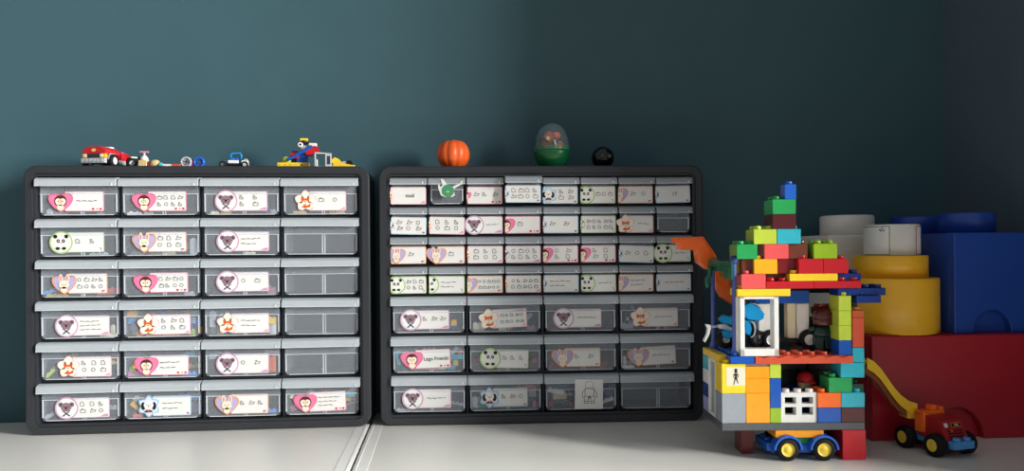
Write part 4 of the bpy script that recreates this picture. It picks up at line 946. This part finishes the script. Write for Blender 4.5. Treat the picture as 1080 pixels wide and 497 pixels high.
# local: -y the nose (towards the camera, turned right), x across
r = .0150
part('chassis', lambda b: (b.box(-.0165, .0165, -.040, .036, .013, .020, col('sky'), .001), b.box(-.0165, .0165, -.0465, -.036, .0125, .0225, col('sky'), .001), [b.cyl((sx*.0082, -.0415, .0223), .0047, .0044, col('sky')) for sx in (-1, 1)], b.box(-.015, .015, -.034, .034, .006, .0135, col('black'), .001)), t)
cabo = part('cab', lambda b: b.faces([(-.0185, -.036, .020), (.0185, -.036, .020), (.0185, .008, .020), (-.0185, .008, .020), (-.0185, -.024, .046), (.0185, -.024, .046), (.0185, .006, .050), (-.0185, .006, .050)], [(0, 1, 5, 4), (1, 2, 6, 5), (2, 3, 7, 6), (3, 0, 4, 7), (4, 5, 6, 7), (0, 3, 2, 1)], mat('truck_cab', (165,32,38), .3)), t)
def cabprint(b):
    n = Vector((0, -.026, -.012)).normalized(); o_ = Vector((0, -.0303, .0332)); up = Vector((0, .012, .026)).normalized()
    nn = Vector((0, -up.z, up.y))
    def pl(x0, x1, u0, u1, m, e): b.faces([tuple(o_+Vector((x, 0, 0))+up*u+nn*e) for x, u in ((x0, u0), (x1, u0), (x1, u1), (x0, u1))], [(0, 1, 2, 3)], m)
    pl(-.014, -.008, .005, .0105, pm('lamp_white', (215,215,210)), .0004)
    pl(-.003, .014, .0045, .0105, pm('plate_orange', (226,110,40)), .0004); pl(-.002, .013, .0055, .0095, pm('plate_black', (20,20,20)), .0007)
    for i, c in enumerate(text_polys('140', .0048)):
        b.faces([tuple(o_+Vector((.0010+p_[0]*1.1, 0, 0))+up*(.0058+p_[1])+nn*.0010) for p_ in c], [tuple(range(len(c)))], M_TILE)
    for i in range(5):
        for j in range(3): pl(-.011+i*.0050, -.0075+i*.0050, -.0085+j*.0038, -.0062+j*.0038, pm('plate_orange', (226,110,40)) if (i, j) == (1, 2) else pm('grille_dark', (60,22,22)), .0004)
part('cab_print', cabprint, cabo)
part('red_crane', lambda b: (b.box(-.021, -.012, -.002, .014, .026, .052, col('orange'), .0008), b.box(-.021, .016, .000, .014, .048, .054, col('orange'), .0008), b.box(-.004, .005, .002, .012, .054, .061, col('orange'), .0008), b.box(.010, .017, .002, .012, .046, .058, col('orange'), .001)), t)
for sy in (-.024, .026):
    for sx in (-1, 1):
        b = MB(); M_ = Matrix.Translation((sx*.0245, sy, r)) @ Matrix.Rotation(sx*PI/2, 4, 'Y'); w = .013
        b.lathe([(r*.55, -w/2), (r*.9, -w/2), (r, -w*.3), (r, w*.3), (r*.9, w/2), (r*.55, w/2)], mat('rubber_black', P['black'], .7, .3), M_, 28, caps=False)
        b.lathe([(.0001, w*.42), (r*.2, w*.46), (r*.3, w*.36), (r*.5, w*.38), (r*.55, w*.48), (r*.55, -w*.4)], mat('hub_yellow', (246,214,74), .35), M_, 24); b.build('wheel', t)
# slide
pts = [(909, 381), (916, 385), (923, 392), (930, 402), (937, 412), (944, 420), (952, 426), (961, 429)]
w3 = [tp(a, c, 1.035+.022*i/7) for i, (a, c) in enumerate(pts)]
base = Vector((w3[4].x, w3[4].y, 0))
t = thing('toy_slide', 'curved yellow toy slide running from the brick house down to the truck', 'toy slide', base)
side_v = Vector((ST, CT, 0))*.012
def strip(b, off0, off1, lo, hi, m):
    vs, fs = [], []; n = len(w3)
    for p_ in w3:
        c = p_-base
        for o_, zz in ((off0, lo), (off1, lo), (off1, hi), (off0, hi)): vs.append(c+side_v*o_+Vector((0, 0, zz)))
    for i in range(n-1):
        for k in range(4): fs.append((i*4+k, i*4+(k+1) % 4, (i+1)*4+(k+1) % 4, (i+1)*4+k))
    fs += [(0, 1, 2, 3), tuple((n-1)*4+k for k in (3, 2, 1, 0))]
    b.faces(vs, fs, m)
ym = mat('slide_yellow', (250,200,50), .3)
b = MB(); strip(b, -1, 1, -.003, -.0005, ym); b.build('slide_bed', t)
for a, c in ((-1.12, -1), (1, 1.12)): b = MB(); strip(b, a, c, -.0085 if a < 0 else -.004, .0065, ym); b.build('slide_rail', t)
b = MB(); strip(b, -.5, .5, -.016, -.003, mat('slide_brown', (150,84,52), .5)); b.build('slide_support', t)
c = w3[-1]-base
b = MB(); b.box(-.013, .001, -.012, .012, -.014, -.001, ym, .0008, Matrix.Translation(c) @ Matrix.Rotation(-TH, 4, 'Z')); b.build('slide_foot', t)

# ---------------------------------------------------------------- light and camera
def area(name, loc, target, sx, sy, power, rgb):
    l = bpy.data.lights.new(name, 'AREA'); l.shape = 'RECTANGLE'; l.size = sx; l.size_y = sy; l.energy = power; l.color = rgb
    o = bpy.data.objects.new(name, l); C.objects.link(o); o.location = loc
    o.rotation_euler = (Vector(target)-Vector(loc)).to_track_quat('-Z', 'Y').to_euler(); return o
area('window_daylight', (XW+.14, (WY0+WY1)/2, (WZ0+WZ1)/2), (0, (WY0+WY1)/2, (WZ0+WZ1)/2), 1.60, 1.25, 600, (1, .99, .96))
w = bpy.data.worlds.new('room_light'); bpy.context.scene.world = w; w.use_nodes = True
w.node_tree.nodes['Background'].inputs['Color'].default_value = (.92, .96, 1, 1)
w.node_tree.nodes['Background'].inputs['Strength'].default_value = .31
cam = bpy.data.cameras.new('camera'); co = bpy.data.objects.new('camera', cam); C.objects.link(co)
cam.sensor_width = 36; cam.lens = F/1080*36; cam.shift_y = 16.8/1080; cam.clip_start = .01
co.location = (0, 0, HC)
co.rotation_mode = 'QUATERNION'
q_ = Matrix.Rotation(-TH, 4, 'Z') @ Matrix.Rotation(PI/2, 4, 'X') @ Matrix.Rotation(-ROLL, 4, 'Z')
co.rotation_quaternion = q_.to_quaternion()
S = bpy.context.scene; S.camera = co
S.view_settings.view_transform = 'Standard'; S.view_settings.look = 'None'; S.view_settings.gamma = 1; S.view_settings.exposure = 0
S.view_settings.use_curve_mapping = False
S.cycles.max_bounces = 8; S.cycles.transparent_max_bounces = 24
